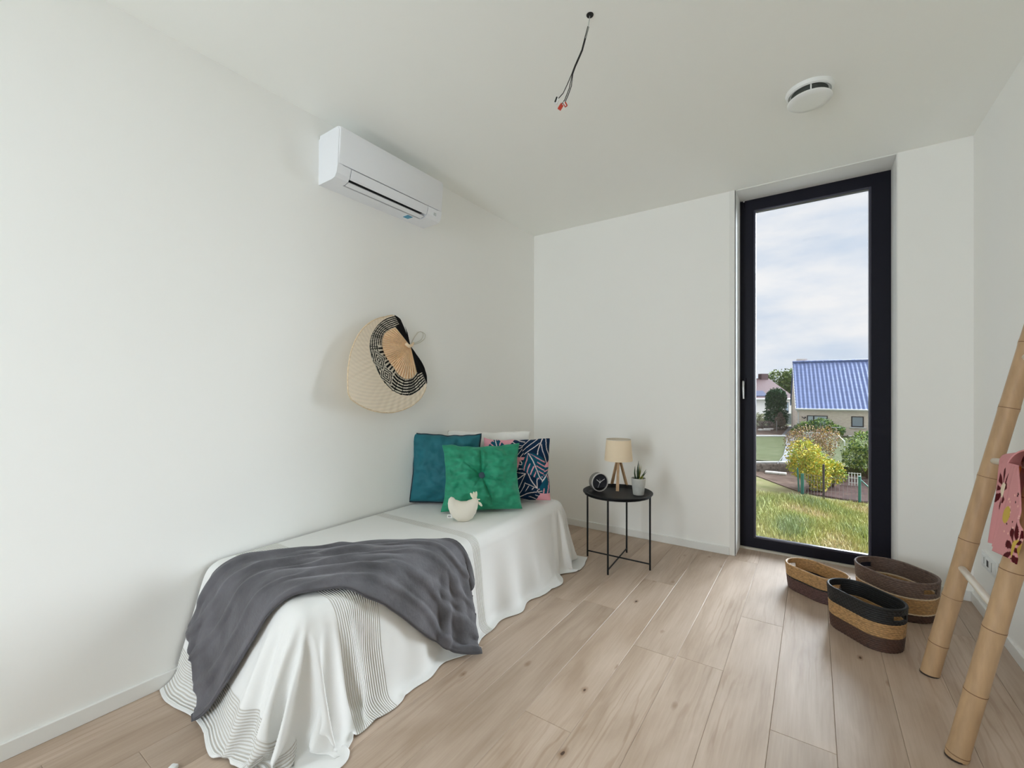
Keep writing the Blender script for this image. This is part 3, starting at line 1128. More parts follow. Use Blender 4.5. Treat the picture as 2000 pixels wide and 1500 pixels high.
fan_pleat = [(830, 312), (745, 345), (690, 390), (665, 480), (690, 620), (745, 715), (810, 800), (870, 890), (950, 940), (1035, 925), (1088, 858)]


def polar(pts):
    out = []
    for x, y in pts:
        dx, dy = x - FH[0], y - FH[1]
        a = math.degrees(math.atan2(-dx, -dy)) % 360
        out.append((a, math.hypot(dx, dy)))
    return sorted(out)


PO, PB, PP = polar(fan_outline), polar(fan_band), polar(fan_pleat)


def pol(tab, a):
    return float(np.interp(a, [q[0] for q in tab], [q[1] for q in tab]))


A0, A1 = PO[0][0], PO[-1][0]
P0, P1 = PP[0][0], PP[-1][0]


def fan_place(a, r, lift=0.0):
    """angle, distance in the drawing -> point in front of the wall (the fan is a shallow dish)"""
    x = FH[0] - r * math.sin(math.radians(a))
    y = FH[1] - r * math.cos(math.radians(a))
    out = r / 800.0
    d = 0.018 + 0.075 * out ** 1.5 * (0.35 + 0.65 * max(0, math.sin(math.radians(a - 15)))) + lift
    return pix(640 + x / 6.25, 590 + y / 6.25, x=XL + d)


CREAM, BLACK, BONE = srgb(250, 236, 216), srgb(22, 22, 24), srgb(228, 222, 208)
fan = thing('woven_fan', 'heart-shaped woven palm fan with black pattern hanging on the wall', 'fan', pix(640 + FH[0] / 6.25, 590 + FH[1] / 6.25, x=XL))
NA, NR = 330, 150
pts, info = [], []
for i in range(NA):
    t_ = i / (NA - 1)
    a = A0 + (A1 - A0) * (t_ - 0.85 * math.sin(2 * PI * t_) / (2 * PI))
    ro = pol(PO, a)
    for j in range(NR):
        q = j / (NR - 1)
        r = ro * (0.03 + 0.97 * q)
        pts.append(fan_place(a, r, 0.0016 * math.sin(a * 1.1) * q))
        info.append((a, r, ro))


def fan_col(i):
    a, r, ro = info[i]
    x = FH[0] - r * math.sin(math.radians(a))
    y = FH[1] - r * math.cos(math.radians(a))
    if a < 27.5 or a > 203.5:
        return BLACK                                       # plain dark wings
    rb = pol(PB, a) if PB[0][0] <= a <= PB[-1][0] else ro
    rp = pol(PP, a)
    if a < P0 or a > P1:
        if r < rp * 1.02: return BLACK
    if r < rp * 0.97: return CREAM
    if r > rb: return tuple(c * (0.95 + 0.05 * math.sin(a * 1.1 + r * 0.12)) for c in CREAM)
    # two diamonds side by side on the axis of the fan
    for cx, cy in ((622, 705), (716, 892)):
        ux, uy = x - cx, y - cy
        d = abs(ux * 0.80 - uy * 0.36) / 78 + abs(ux * 0.30 + uy * 0.86) / 132
        if d < 1.0:
            f = d * 3.4
            return BLACK if (f - math.floor(f)) > 0.45 else BONE
    q = (r - rp) / (rb - rp)
    f = q * 6.0 + 0.25 * math.sin(math.radians(a * 4))
    fr = f - math.floor(f)
    if 88 < a < 150 and q < 0.35:
        g = (a - 88) / 7.5
        return BLACK if (g - math.floor(g)) > 0.5 else BONE
    if fr > 0.42:
        g = a * 0.55
        return BLACK
    g = a * 0.62
    return BONE if (g - math.floor(g)) > 0.15 else BLACK


mb = MB()
mb.v = [tuple(p) for p in pts]
mb.f = [(i * NR + j, (i + 1) * NR + j, (i + 1) * NR + j + 1, i * NR + j + 1) for i in range(NA - 1) for j in range(NR - 1)]
me = bpy.data.meshes.new('woven_panel')
me.from_pydata(mb.v, [], mb.f)
paint(me, fan_col)
me.shade_smooth()
wp = link_mesh('woven_panel', me, M['fan'], fan)
sd = wp.modifiers.new('thickness', 'SOLIDIFY')
sd.thickness = 0.003
sd.offset = 0
rimp = [fan_place(A0 + (A1 - A0) * i / 160, pol(PO, A0 + (A1 - A0) * i / 160)) for i in range(161)]
M['fan_rim'] = plain('palm_edge', srgb(226, 204, 172), 0.8, var=0.15, vscale=90)
MB().tube(rimp[14:148], 0.0035, 6).build('rim', M['fan_rim'], wp, angle=180)
# pleated inner leaf
pl_mb = MB()
NP = 300


def pleat_pt(u, v):
    a = P0 + (P1 - P0) * u
    r = pol(PP, a) * (0.06 + 0.94 * v)
    z = 0.010 + 0.020 * math.sin(PI * v) * (1 - 0.3 * v) + 0.008 * v ** 0.7 * math.sin(u * 2 * PI * 30) + 0.006 * math.sin(u * 2 * PI * 3.0) * math.sin(PI * v)
    return fan_place(a, r, z)


pl_mb.grid(pleat_pt, NP, 24)
pl = pl_mb.build('pleated_leaf', M['fan_pleat'], fan, angle=180)
MB().tube([fan_place(60, 70, 0.022), fan_place(90, 20, 0.024), fan_place(300, 20, 0.020), fan_place(320, 60, 0.014)], [0.010, 0.012, 0.009, 0.005], 10).build('knot', M['fan_pleat'], fan, angle=180)


def loop_px(pts, rad, name):
    mb = MB()
    P = [pix(640 + x / 6.25, 590 + y / 6.25, x=XL + d) for x, y, d in pts]
    fine = []
    for i in range(len(P) - 1):
        p0, p1, p2, p3 = P[max(i - 1, 0)], P[i], P[i + 1], P[min(i + 2, len(P) - 1)]
        for k in range(6):
            t = k / 6
            fine.append(0.5 * ((2 * p1) + (p2 - p0) * t + (2 * p0 - 5 * p1 + 4 * p2 - p3) * t * t + (3 * p1 - 3 * p2 + p3 - p0) * t ** 3))
    fine.append(P[-1])
    mb.tube(fine, rad, 8)
    return mb.build(name, M['cord'], fan, angle=180)


loop_px([(1015, 520, 0.024), (1045, 450, 0.016), (1100, 372, 0.010), (1150, 365, 0.008), (1192, 400, 0.008), (1180, 450, 0.009), (1120, 495, 0.014), (1030, 525, 0.022)], 0.0022, 'hanging_loop')
loop_px([(1020, 505, 0.026), (1080, 400, 0.012), (1130, 360, 0.010), (1165, 390, 0.009), (1140, 460, 0.010), (1060, 505, 0.018), (1020, 520, 0.024)], 0.0018, 'hanging_loop')

# ================================================================== ceiling: vent and bare cable
M['valve'] = plain('white_valve', srgb(240, 242, 241), 0.4)
M['valve_dark'] = plain('valve_gap', srgb(70, 74, 70), 0.7)
vc = Vector((-0.016, 2.522, CEIL))
vent = thing('ceiling_vent', 'round white ventilation valve on the ceiling near the window', 'vent', vc)
MB().lathe([(0.0001, 0), (0.097, 0), (0.098, -0.003), (0.094, -0.016), (0.086, -0.020), (0.078, -0.014), (0.0001, -0.014)], 64, vc).build('flange', M['valve'], vent)
MB().lathe([(0.0001, -0.013), (0.074, -0.013), (0.070, -0.044), (0.0001, -0.044)], 48, vc).build('throat', M['valve_dark'], vent)
MB().lathe([(0.0001, -0.044), (0.086, -0.044), (0.0895, -0.047), (0.0905, -0.051), (0.086, -0.055), (0.06, -0.057), (0.0001, -0.058)], 64, vc).build('disc', M['valve'], vent, angle=50)
for k in range(3):
    t = 2 * PI * k / 3 + 0.6
    MB().tube([vc + Vector((0.080 * math.cos(t), 0.080 * math.sin(t), -0.012)), vc + Vector((0.080 * math.cos(t), 0.080 * math.sin(t), -0.047))], 0.003, 8).build('spacer', M['valve'], vent)

M['wire'] = plain('black_wire', (0.012, 0.012, 0.013), 0.45)
M['wire_white'] = plain('pale_wire', srgb(190, 194, 188), 0.45)
M['clear'] = plain('clear_connector', srgb(225, 226, 224), 0.2)
M['orange'] = plain('red_connector', srgb(190, 62, 40), 0.4)
cc = Vector((-0.699, 1.546, CEIL))
cab = thing('ceiling_cable', 'bare black light cable with wire connectors hanging from the ceiling', 'cable', cc)
MB().lathe([(0.0001, 0.0), (0.0135, 0.0), (0.013, -0.003), (0.0001, -0.004)], 24, cc).build('ceiling_hole', M['ac_dark'], cab)
Lf = Vector((-math.cos(YAW), -math.sin(YAW), 0))


def cpt(px, py):
    """a point of the cable: it hangs in the plane across the view under the ceiling hole"""
    return pix(px, py, t=ZC)


ZC = -cc.x * math.sin(YAW) + cc.y * math.cos(YAW)
trunk = [(1152, 31), (1149, 52), (1143, 75), (1137, 98), (1131, 112), (1123, 130), (1118, 144)]
MB().tube([cpt(*p) for p in trunk[:3]], 0.0017, 8).build('wire', M['wire_white'], cab, angle=180)
ends = [((1108, 165), (1100, 182), (1091, 192)), ((1112, 172), (1103, 195), (1097, 204)), ((1116, 168), (1110, 185), (1104, 199))]
for k, e in enumerate(ends):
    o = (k - 1) * 0.7
    pp = [cpt(x + o * 0.8, y) + Vector((0, 0.0015 * (k - 1), 0)) for x, y in trunk[1:]] + [cpt(*q) for q in e]
    MB().tube(pp, 0.0016, 8).build('wire', M['wire'], cab, angle=180)


def connector(px, py, rot, body_m, lever_m, s=1.0):
    c = cpt(px, py)
    B = Matrix.Translation(c) @ Matrix.Rotation(YAW, 4, 'Z') @ Matrix.Rotation(rot, 4, 'Y')
    o = MB().bbox(-0.007 * s, 0.007 * s, -0.004, 0.004, -0.011 * s, 0.009 * s, 0.0012, 1, B).build('connector', body_m, cab)
    MB().bbox(-0.006 * s, -0.0005, -0.006, -0.0035, -0.010 * s, 0.012 * s, 0.0008, 1, B).build('lever', lever_m, o)


connector(1087, 197, 0.35, M['clear'], M['wire'], 1.0)
connector(1095, 209, 0.55, M['orange'], M['orange'], 1.0)
connector(1104, 204, -0.5, M['orange'], M['clear'], 0.8)

# ================================================================== sockets on the right wall
M['socket'] = plain('white_socket', srgb(238, 240, 240), 0.35)
M['socket_grey'] = plain('grey_recess', srgb(150, 154, 152), 0.5)
so = thing('wall_socket', 'white three-part wall socket low on the right wall behind the ladder', 'socket', (XR, 3.19, 0.262))
MB().bbox(XR - 0.010, XR, 3.078, 3.304, 0.262, 0.344, 0.003, 2).build('plate', M['socket'], so)
MB().bbox(XR - 0.0125, XR - 0.009, 3.235, 3.286, 0.278, 0.328, 0.001, 1).build('blank_insert', M['socket'], so)
MB().box(XR - 0.0130, XR - 0.012, 3.243, 3.252, 0.286, 0.320).build('insert_groove', M['socket_grey'], so, smooth=False)
MB().bbox(XR - 0.0125, XR - 0.009, 3.166, 3.219, 0.278, 0.328, 0.001, 1).build('port_insert', M['socket'], so)
MB().box(XR - 0.0130, XR - 0.012, 3.178, 3.207, 0.287, 0.319).build('port', M['ac_dark'], so, smooth=False)
MB().bbox(XR - 0.0125, XR - 0.009, 3.098, 3.150, 0.278, 0.328, 0.001, 1).build('blank_insert', M['socket'], so)
MB().box(XR - 0.0130, XR - 0.012, 3.128, 3.136, 0.280, 0.326).build('insert_groove', M['socket_grey'], so, smooth=False)

# ================================================================== side table and what stands on it
M['blackmetal'] = plain('black_metal', (0.007, 0.007, 0.008), 0.5, bump=0.04, bscale=600, spec=0.3)
TX, TY, TR, TZ = -1.105, 2.893, 0.232, 0.492
tab = thing('side_table', 'round black metal tray table with crossed legs beside the bed', 'table', (TX, TY, 0))
c = Vector((TX, TY, 0))
MB().lathe([(0.0001, TZ - 0.022), (0.190, TZ - 0.022), (0.204, TZ - 0.018), (0.218, TZ - 0.002), (0.228, TZ), (0.2325, TZ - 0.003), (0.2325, TZ - 0.008), (0.220, TZ - 0.010), (0.205, TZ - 0.026), (0.0001, TZ - 0.027)], 96, c).build('tray', M['blackmetal'], tab, angle=40)
ringp = [(TX + 0.219 * math.cos(2 * PI * k / 64), TY + 0.219 * math.sin(2 * PI * k / 64), TZ - 0.018) for k in range(64)]
MB().tube(ringp, 0.005, 8, closed=True).build('ring', M['blackmetal'], tab, angle=180)
LEGS = [Vector((-1.084, 2.669)), Vector((-1.324, 2.893)), Vector((-0.882, 2.894)), Vector((-1.120, 3.116))]
LR = 0.2215
legs = []
for q in LEGS:
    d = (q - Vector((TX, TY))).normalized() * LR
    p = Vector((TX + d.x, TY + d.y, 0))
    legs.append(p)
    MB().tube([p, p + Vector((0, 0, TZ - 0.014))], 0.0062, 12).build('leg', M['blackmetal'], tab)
for a, b, z in ((0, 3, 0.030), (1, 2, 0.040)):
    MB().tube([legs[a] + Vector((0, 0, z)), legs[b] + Vector((0, 0, z))], 0.0048, 10).build('cross_bar', M['blackmetal'], tab)
SURF = TZ - 0.022

# --- desk clock
M['clock_case'] = plain('grey_clock_case', srgb(122, 118, 112), 0.5)
M['clock_rim'] = plain('pale_clock_rim', srgb(205, 200, 196), 0.4)
M['clock_face'] = plain('slate_clock_face', srgb(64, 64, 72), 0.7, var=0.12, vscale=40)
M['white_hand'] = plain('white_hand', srgb(240, 240, 240), 0.5)
CR = 0.064
cb = pix(1172, 960, z=SURF)
to_cam = Vector((-cb.x, -cb.y, 0)).normalized()
fa = Matrix.Rotation(math.radians(30), 3, 'Z') @ to_cam          # face turned to the camera's right
clk = thing('desk_clock', 'round grey desk clock with white hands on the tray table', 'clock', cb)
fc = cb + Vector((0, 0, CR)) + fa * 0.0
R3 = fa.to_track_quat('Z', 'Y').to_matrix()
ri = (R3 @ Vector((1, 0, 0)))
if ri.dot(Vector((math.cos(YAW), math.sin(YAW), 0))) < 0: ri = -ri
upv = Vector((0, 0, 1))
Mk = Matrix(((ri.x, upv.x, fa.x), (ri.y, upv.y, fa.y), (ri.z, upv.z, fa.z)))
MB().lathe([(0.0001, -0.048), (CR - 0.006, -0.048), (CR - 0.001, -0.044), (CR - 0.001, 0.0), (CR - 0.006, 0.002), (CR - 0.006, -0.004), (0.0001, -0.004)], 64, fc, Mk).build('case', M['clock_case'], clk)
MB().lathe([(CR - 0.0065, -0.003), (CR - 0.005, 0.003), (CR, 0.002), (CR, -0.006)], 64, fc, Mk, caps=False).build('rim', M['clock_rim'], clk)
MB().lathe([(0.0001, -0.0035), (CR - 0.0062, -0.0035)], 64, fc, Mk).build('face', M['clock_face'], clk)


def on_face(pts, h, t=0.0008):
    return MB().prism(pts, lambda u, v, d: fc + Mk @ Vector((u, v, d)), h, h + t)


def hand(ang, l, w, h, tail=0.006):
    d = Vector((math.sin(ang), math.cos(ang)))
    n = Vector((d.y, -d.x))
    q = [d * -tail + n * w, d * l + n * w, d * l - n * w, d * -tail - n * w]
    return on_face([(p.x, p.y) for p in q], h)


hand(math.radians(-52), 0.033, 0.0022, -0.0028).build('hour_hand', M['white_hand'], clk, smooth=False)
hand(math.radians(60), 0.043, 0.0017, -0.0018).build('minute_hand', M['white_hand'], clk, smooth=False)
hand(math.radians(205), 0.040, 0.0007, -0.0008, 0.016).build('second_hand', M['white_hand'], clk, smooth=False)
hand(math.radians(-2), 0.024, 0.0006, -0.0033, 0.0).build('alarm_hand', M['clock_rim'], clk, smooth=False)
seg = [(0.055 * math.sin(t), -0.055 * math.cos(t)) for t in np.linspace(-0.82, 0.82, 20)]
on_face(seg, -0.0034).build('dark_segment', M['blackmetal'], clk, smooth=False)
kn = fc - fa * 0.052
MB().tube([kn + Vector((0, 0, 0.008)) - ri * 0.015, kn + Vector((0, 0, 0.008)) - ri * 0.015 + fa * 0.006], 0.008, 14).build('knob', M['blackmetal'], clk)

# --- table lamp
M['lampwood'] = plain('pale_lamp_wood', srgb(196, 160, 122), 0.6, var=0.12, vscale=14, stretch=(6, 6, 1))
M['shade'] = plain('linen_shade', srgb(244, 224, 194), 0.85, bump=0.25, bscale=420)
M['shade_in'] = plain('shade_lining', srgb(225, 215, 198), 0.9)
lb = pix(1208, 954.5, z=SURF)
lamp = thing('table_lamp', 'small table lamp with a beige linen shade on three wooden legs', 'lamp', lb)
HUB = lb + Vector((0, 0, 0.212))
for px, py in ((1194, 950), (1206, 959), (1225, 952)):
    f = pix(px, py, z=SURF)
    d = (f - lb); d.z = 0
    top = HUB + d.normalized() * 0.012
    ax = (top - f).normalized()
    sd = ax.cross(Vector((d.x, d.y, 0)).normalized()).normalized()
    th = sd.cross(ax)
    vs = []
    for p, w in ((f, 0.0105), (top, 0.0085)):
        for a_, b_ in ((-1, -1), (1, -1), (1, 1), (-1, 1)):
            q = p + sd * (w * a_) + th * (0.0055 * b_)
            vs.append(q)
    for q in vs[:4]: q.z = SURF
    MB().add(vs, [(0, 3, 2, 1), (4, 5, 6, 7), (0, 1, 5, 4), (1, 2, 6, 5), (2, 3, 7, 6), (3, 0, 4, 7)]).build('leg', M['lampwood'], lamp, smooth=False)
MB().tube([HUB + Vector((0, 0, -0.012)), HUB + Vector((0, 0, 0.012))], 0.018, 20).build('hub', M['lampwood'], lamp)
MB().tube([HUB + Vector((0, 0, 0.010)), HUB + Vector((0, 0, 0.075))], 0.013, 16).build('lamp_holder', M['socket'], lamp)
zb, zt_ = lb.z + 0.204, lb.z + 0.356
MB().lathe([(0.0995, zb), (0.0860, zt_)], 64, (lb.x, lb.y, 0)).build('lamp_shade', M['shade'], lamp)
shd = bpy.context.view_layer.objects.active
MB().lathe([(0.0985, zb), (0.0850, zt_), (0.0866, zt_ + 0.001), (0.0868, zt_ - 0.004)], 64, (lb.x, lb.y, 0)).build('shade_lining', M['shade_in'], lamp)
for o_ in lamp.children:
    if o_.name.startswith('lamp_shade'):
        me_ = o_.data
        bm = bmesh.new(); bm.from_mesh(me_)
        big = [f_ for f_ in bm.faces if len(f_.verts) > 8]          # leave the shade open above and below
        bmesh.ops.delete(bm, geom=big, context='FACES_ONLY'); bm.to_mesh(me_); bm.free()
    if o_.name.startswith('shade_lining'):
        me_ = o_.data
        bm = bmesh.new(); bm.from_mesh(me_)
        big = [f_ for f_ in bm.faces if len(f_.verts) > 8]
        bmesh.ops.delete(bm, geom=big, context='FACES_ONLY'); bm.to_mesh(me_); bm.free()

# --- potted succulent
M['pot'] = plain('grey_cement_pot', srgb(196, 196, 190), 0.8, var=0.06, vscale=40, bump=0.15, bscale=150)
M['soil'] = plain('dark_soil', srgb(40, 28, 20), 0.95, bump=0.8, bscale=120, bdist=0.004)
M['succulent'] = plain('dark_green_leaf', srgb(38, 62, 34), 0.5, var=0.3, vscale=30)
M['succulent_lit'] = plain('lit_yellow_green_leaf', srgb(130, 132, 60), 0.5, var=0.3, vscale=30)  # lit leaves: the light on them is put into a paler colour
pb = pix(1247, 966, z=SURF)
pot = thing('potted_succulent', 'small spiky succulent in a pale cement pot on the tray table', 'plant', pb)
MB().lathe([(0.0001, 0.0), (0.033, 0.0), (0.036, 0.003), (0.0425, 0.062), (0.0440, 0.063), (0.0475, 0.112), (0.0465, 0.1135), (0.044, 0.113), (0.043, 0.102), (0.0001, 0.102)], 48, pb).build('pot', M['pot'], pot, angle=28)
MB().lathe([(0.0001, 0.108), (0.025, 0.107), (0.0435, 0.104)], 32, pb).build('soil', M['soil'], pot)
CAMR = Vector((math.cos(YAW), math.sin(YAW), 0))
CAMF = Vector((-math.sin(YAW), math.cos(YAW), 0))
for k, (a, b, h, r, dk, fw) in enumerate(((-0.020, -0.004, 0.090, 0.0085, 0, 0), (-0.008, 0.006, 0.128, 0.0095, 0, -0.01), (0.000, 0.003, 0.085, 0.008, 0, 0.01), (0.008, 0.004, 0.105, 0.0075, 1, 0.012), (0.004, 0.050, 0.055, 0.006, 0, -0.01), (0.012, 0.048, 0.066, 0.006, 0, 0.01), (-0.004, 0.030, 0.03, 0.007, 1, -0.02), (0.010, 0.014, 0.028, 0.008, 1, -0.025), (0.006, 0.018, 0.098, 0.004, 1, 0.01))):
    base = pb + CAMR * a + Vector((0, 0, 0.104)) + CAMF * fw
    tip = base + CAMR * (b - (a if b > 0.03 else 0) * 0.3) + Vector((0, 0, h))
    mid = base.lerp(tip, 0.45) + CAMR * (-0.004 if a < 0 else 0.003)
    P = [base, base.lerp(mid, 0.5), mid, mid.lerp(tip, 0.5), tip]
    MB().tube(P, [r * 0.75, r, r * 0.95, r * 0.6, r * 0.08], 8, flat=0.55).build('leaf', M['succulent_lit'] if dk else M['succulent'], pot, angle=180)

# ================================================================== three woven baskets by the window
def straw(name, col, var=0.35):
    return plain(name, col, 0.55, var=var, vscale=70, bump=0.6, bscale=130, stretch=(1, 1, 2.5), detail=3, bdist=0.003)


M['straw_black'] = straw('black_straw', (0.010, 0.010, 0.011), 0.5)
M['straw_tan'] = straw('tan_straw', srgb(176, 138, 92))
M['straw_brown'] = straw('dark_brown_straw', srgb(78, 54, 44))
M['straw_grey'] = straw('grey_brown_straw', srgb(104, 84, 74))
M['straw_plum'] = straw('plum_brown_straw', srgb(92, 66, 62))
M['straw_cream'] = straw('cream_straw', srgb(226, 208, 180), 0.1)


def basket(name, label, centre, ax, L, Wd, Ht, bands, rim_mat, group, slot=(0.68, 0.83)):
    ax = Vector((ax[0], ax[1])).normalized()
    nx = Vector((-ax.y, ax.x))
    C = Vector((centre[0], centre[1], 0))
    root = thing(name, label, 'basket', C, group)
    R, S = Wd / 2, L / 2 - Wd / 2
    per = 2 * PI * R + 4 * S

    def outline(q):
        """arc length q (0..1) -> point and outward normal on the oval"""
        d = q * per
        if d < 2 * S: return Vector((-S + d, -R)), Vector((0, -1))
        d -= 2 * S
        if d < PI * R:
            t = -PI / 2 + d / R
            return Vector((S + R * math.cos(t), R * math.sin(t))), Vector((math.cos(t), math.sin(t)))
        d -= PI * R
        if d < 2 * S: return Vector((S - d, R)), Vector((0, 1))
        d -= 2 * S
        t = PI / 2 + d / R
        return Vector((-S + R * math.cos(t), R * math.sin(t))), Vector((math.cos(t), math.sin(t)))

    NQ = 200
    ol = [outline(k / NQ) for k in range(NQ)]

    def pt(k, z, off):
        p, n = ol[k % NQ]
        sc = 0.90 + 0.10 * (z / Ht) ** 0.8                         # walls lean out a little
        q = p * sc + n * off
        w = ax * q.x + nx * q.y
        sagz = -0.006 * abs(p.x / (L / 2)) ** 0 * 0
        return C + Vector((w.x, w.y, z + sagz))

    ends = (round((2 * S + PI * R / 2) / per * NQ), round((4 * S + PI * R * 1.5) / per * NQ))
    hw = max(3, round(0.036 / per * NQ))
    for z0, z1, mat, nm in bands:
        rows = max(1, round((z1 - z0) * Ht / 0.0095))
        zs, offs = [], []
        for r in range(rows):
            for s in range(4):
                f = s / 4
                zs.append(z0 * Ht + (r + f) * (z1 - z0) * Ht / rows)
                offs.append(0.0022 * math.sin(PI * f))
        zs.append(z1 * Ht)
        offs.append(0)
        m = len(zs)
        mb = MB()
        for k in range(NQ):
            for i in range(m):
                tw = 0.0011 * math.sin(k * 1.57 + (i // 4) * 2.4)
                mb.v.append(pt(k, zs[i], offs[i] + tw))
            for i in reversed(range(m)):
                mb.v.append(pt(k, zs[i], -0.007 - offs[i] * 0.7))
        tot = 2 * m
        for k in range(NQ):
            k2 = (k + 1) % NQ
            hole = z1 > 0.95 and any(abs(k - e) <= hw for e in ends)
            for i in range(tot):
                j = (i + 1) % tot
                zi = zs[i] if i < m else zs[tot - 1 - i]
                zj = zs[j] if j < m else zs[tot - 1 - j]
                zc = (zi + zj) / 2 / Ht
                if hole and slot[0] < zc < slot[1]: continue
                mb.f.append((k * tot + i, k2 * tot + i, k2 * tot + j, k * tot + j))
        mb.build(nm, mat, root, angle=180)
    MB().tube([pt(k, Ht, -0.003) for k in range(NQ)], 0.0062, 8, closed=True).build('rim', rim_mat, root, angle=180)
    for e in ends:
        k0_, k1_ = e - hw, e + hw + 1
        loop = [pt(k, slot[0] * Ht, -0.003) for k in range(k0_, k1_ + 1)] + [pt(k, slot[1] * Ht, -0.003) for k in range(k1_, k0_ - 1, -1)]
        MB().tube(loop, 0.0048, 6, closed=True).build('handle_trim', rim_mat, root, angle=180)
    nb = MB()
    nb.v = [tuple(pt(k, 0.004, -0.004)) for k in range(NQ)] + [tuple(pt(k, 0.0, -0.001)) for k in range(NQ)]
    nb.f = [tuple(range(NQ)), tuple(range(2 * NQ - 1, NQ - 1, -1))] + [(k, NQ + k, NQ + (k + 1) % NQ, (k + 1) % NQ) for k in range(NQ)]
    nb.build('base', bands[0][2], root, smooth=False)
    return root


G_B = 'oval straw baskets by the window'
basket('straw_basket', 'oval straw basket with a black top band over tan and brown', (0.205, 2.712), (0.70, -0.71), 0.335, 0.20, 0.200, ((0.0, 0.33, M['straw_brown'], 'brown_band'), (0.33, 0.655, M['straw_tan'], 'tan_band'), (0.655, 1.0, M['straw_black'], 'black_band')), M['straw_black'], G_B, slot=(0.74, 0.88))
basket('straw_basket', 'lowest oval straw basket, tan over plum brown, beside the window sill', (0.012, 3.105), (0.781, -0.625), 0.335, 0.20, 0.142, ((0.0, 0.49, M['straw_plum'], 'plum_band'), (0.49, 0.54, M['straw_black'], 'black_line'), (0.54, 1.0, M['straw_tan'], 'tan_band')), M['straw_tan'], G_B, slot=(0.66, 0.86))
basket('straw_basket', 'largest oval straw basket, grey-brown with a tan band between cream lines', (0.366, 3.150), (0.655, -0.755), 0.375, 0.285, 0.205, ((0.0, 0.19, M['straw_brown'], 'brown_band'), (0.19, 0.225, M['straw_cream'], 'cream_line'), (0.225, 0.59, M['straw_tan'], 'tan_band'), (0.59, 0.625, M['straw_cream'], 'cream_line'), (0.625, 1.0, M['straw_grey'], 'grey_brown_band')), M['straw_grey'], G_B, slot=(0.72, 0.88))

# ================================================================== bamboo ladder leaning on the right wall
M['bamboo'] = plain('bamboo', srgb(186, 154, 118), 0.5, var=0.12, vscale=9, stretch=(5, 5, 1), bump=0.1, bscale=80)
M['bamboo_node'] = plain('bamboo_node', srgb(120, 88, 58), 0.7)
M['bamboo_foot'] = plain('bamboo_foot', srgb(52, 40, 34), 0.8)
M['rung'] = plain('pale_rung', srgb(228, 220, 208), 0.35)
lad = thing('bamboo_ladder', 'bamboo ladder leaning against the right wall with a towel on its rung', 'ladder', (0.385, 2.23, 0))
LTOP = 1.48


def rail_x(z, far):
    return 0.398 + 0.206 * z if far else 0.378 + 0.200 * z


def rail(y0, far, nodes, rad):
    yz = lambda z: y0 + 0.012 * math.sin(z * 2.1)
    P, Rr = [], []
    zs = sorted(set([0.0, LTOP] + [round(z, 4) for n_ in nodes for z in (n_ - 0.012, n_ - 0.004, n_, n_ + 0.004, n_ + 0.012) if 0 < z < LTOP] + list(np.round(np.linspace(0.02, LTOP - 0.02, 24), 4))))
    for z in zs:
        P.append(Vector((rail_x(z, far), yz(z), z)))
        d = min(abs(z - n_) for n_ in nodes)
        Rr.append(rad * (1 - 0.06 * z) * (1 + 0.07 * math.exp(-(d / 0.010) ** 2) - (0.05 if d < 0.001 else 0)))
    r_ = MB().tube(P, Rr, 20).build('rail', M['bamboo'], lad, angle=60)
    for n_ in nodes:
        if 0 < n_ < LTOP:
            c_ = Vector((rail_x(n_, far), yz(n_), n_))
            d_ = Vector((0.2, 0, 1)).normalized() * 0.0012
            MB().tube([c_ - d_, c_ + d_], rad * (1 - 0.06 * n_) * 1.045, 20).build('node', M['bamboo_node'], r_, angle=60)
    f0 = P[0]
    MB().tube([f0 + Vector((0, 0, 0.0)), f0 + Vector((0.0004, 0, 0.006))], rad * 1.015, 20).build('foot', M['bamboo_foot'], r_, angle=60)
    return r_


rail(2.494, True, (0.135, 0.335, 0.575, 0.835, 1.11, 1.36), 0.031)
rail(1.973, False, (0.018, 0.225, 0.435, 0.625, 0.85, 1.08, 1.33), 0.028)
for z in (0.462, 0.900, 1.30):
    zn = z + (0.026 if z < 0.6 else 0.05)                  # the rungs are not quite level
    a_, b_ = Vector((rail_x(z, True), 2.512, z)), Vector((rail_x(zn, False), 1.984, zn))
    P = [a_.lerp(b_, t) for t in (0, 0.02, 0.3, 0.31, 0.32, 0.7, 0.98, 1)]
    MB().tube(P, [0.008, 0.0125, 0.0125, 0.0135, 0.0125, 0.0125, 0.0125, 0.008], 14).build('rung', M['rung'], lad, angle=60)

# ================================================================== towel on the ladder
M['towel'] = printed('printed_pink_cotton', 0.9, bump=0.3, bscale=300)
PINKT, MAROON, OCHRE, CREAMT, ORNG = srgb(214, 150, 152), srgb(84, 20, 26), srgb(206, 176, 84), srgb(236, 220, 196), srgb(206, 110, 44)
RZ0_ = 0.900


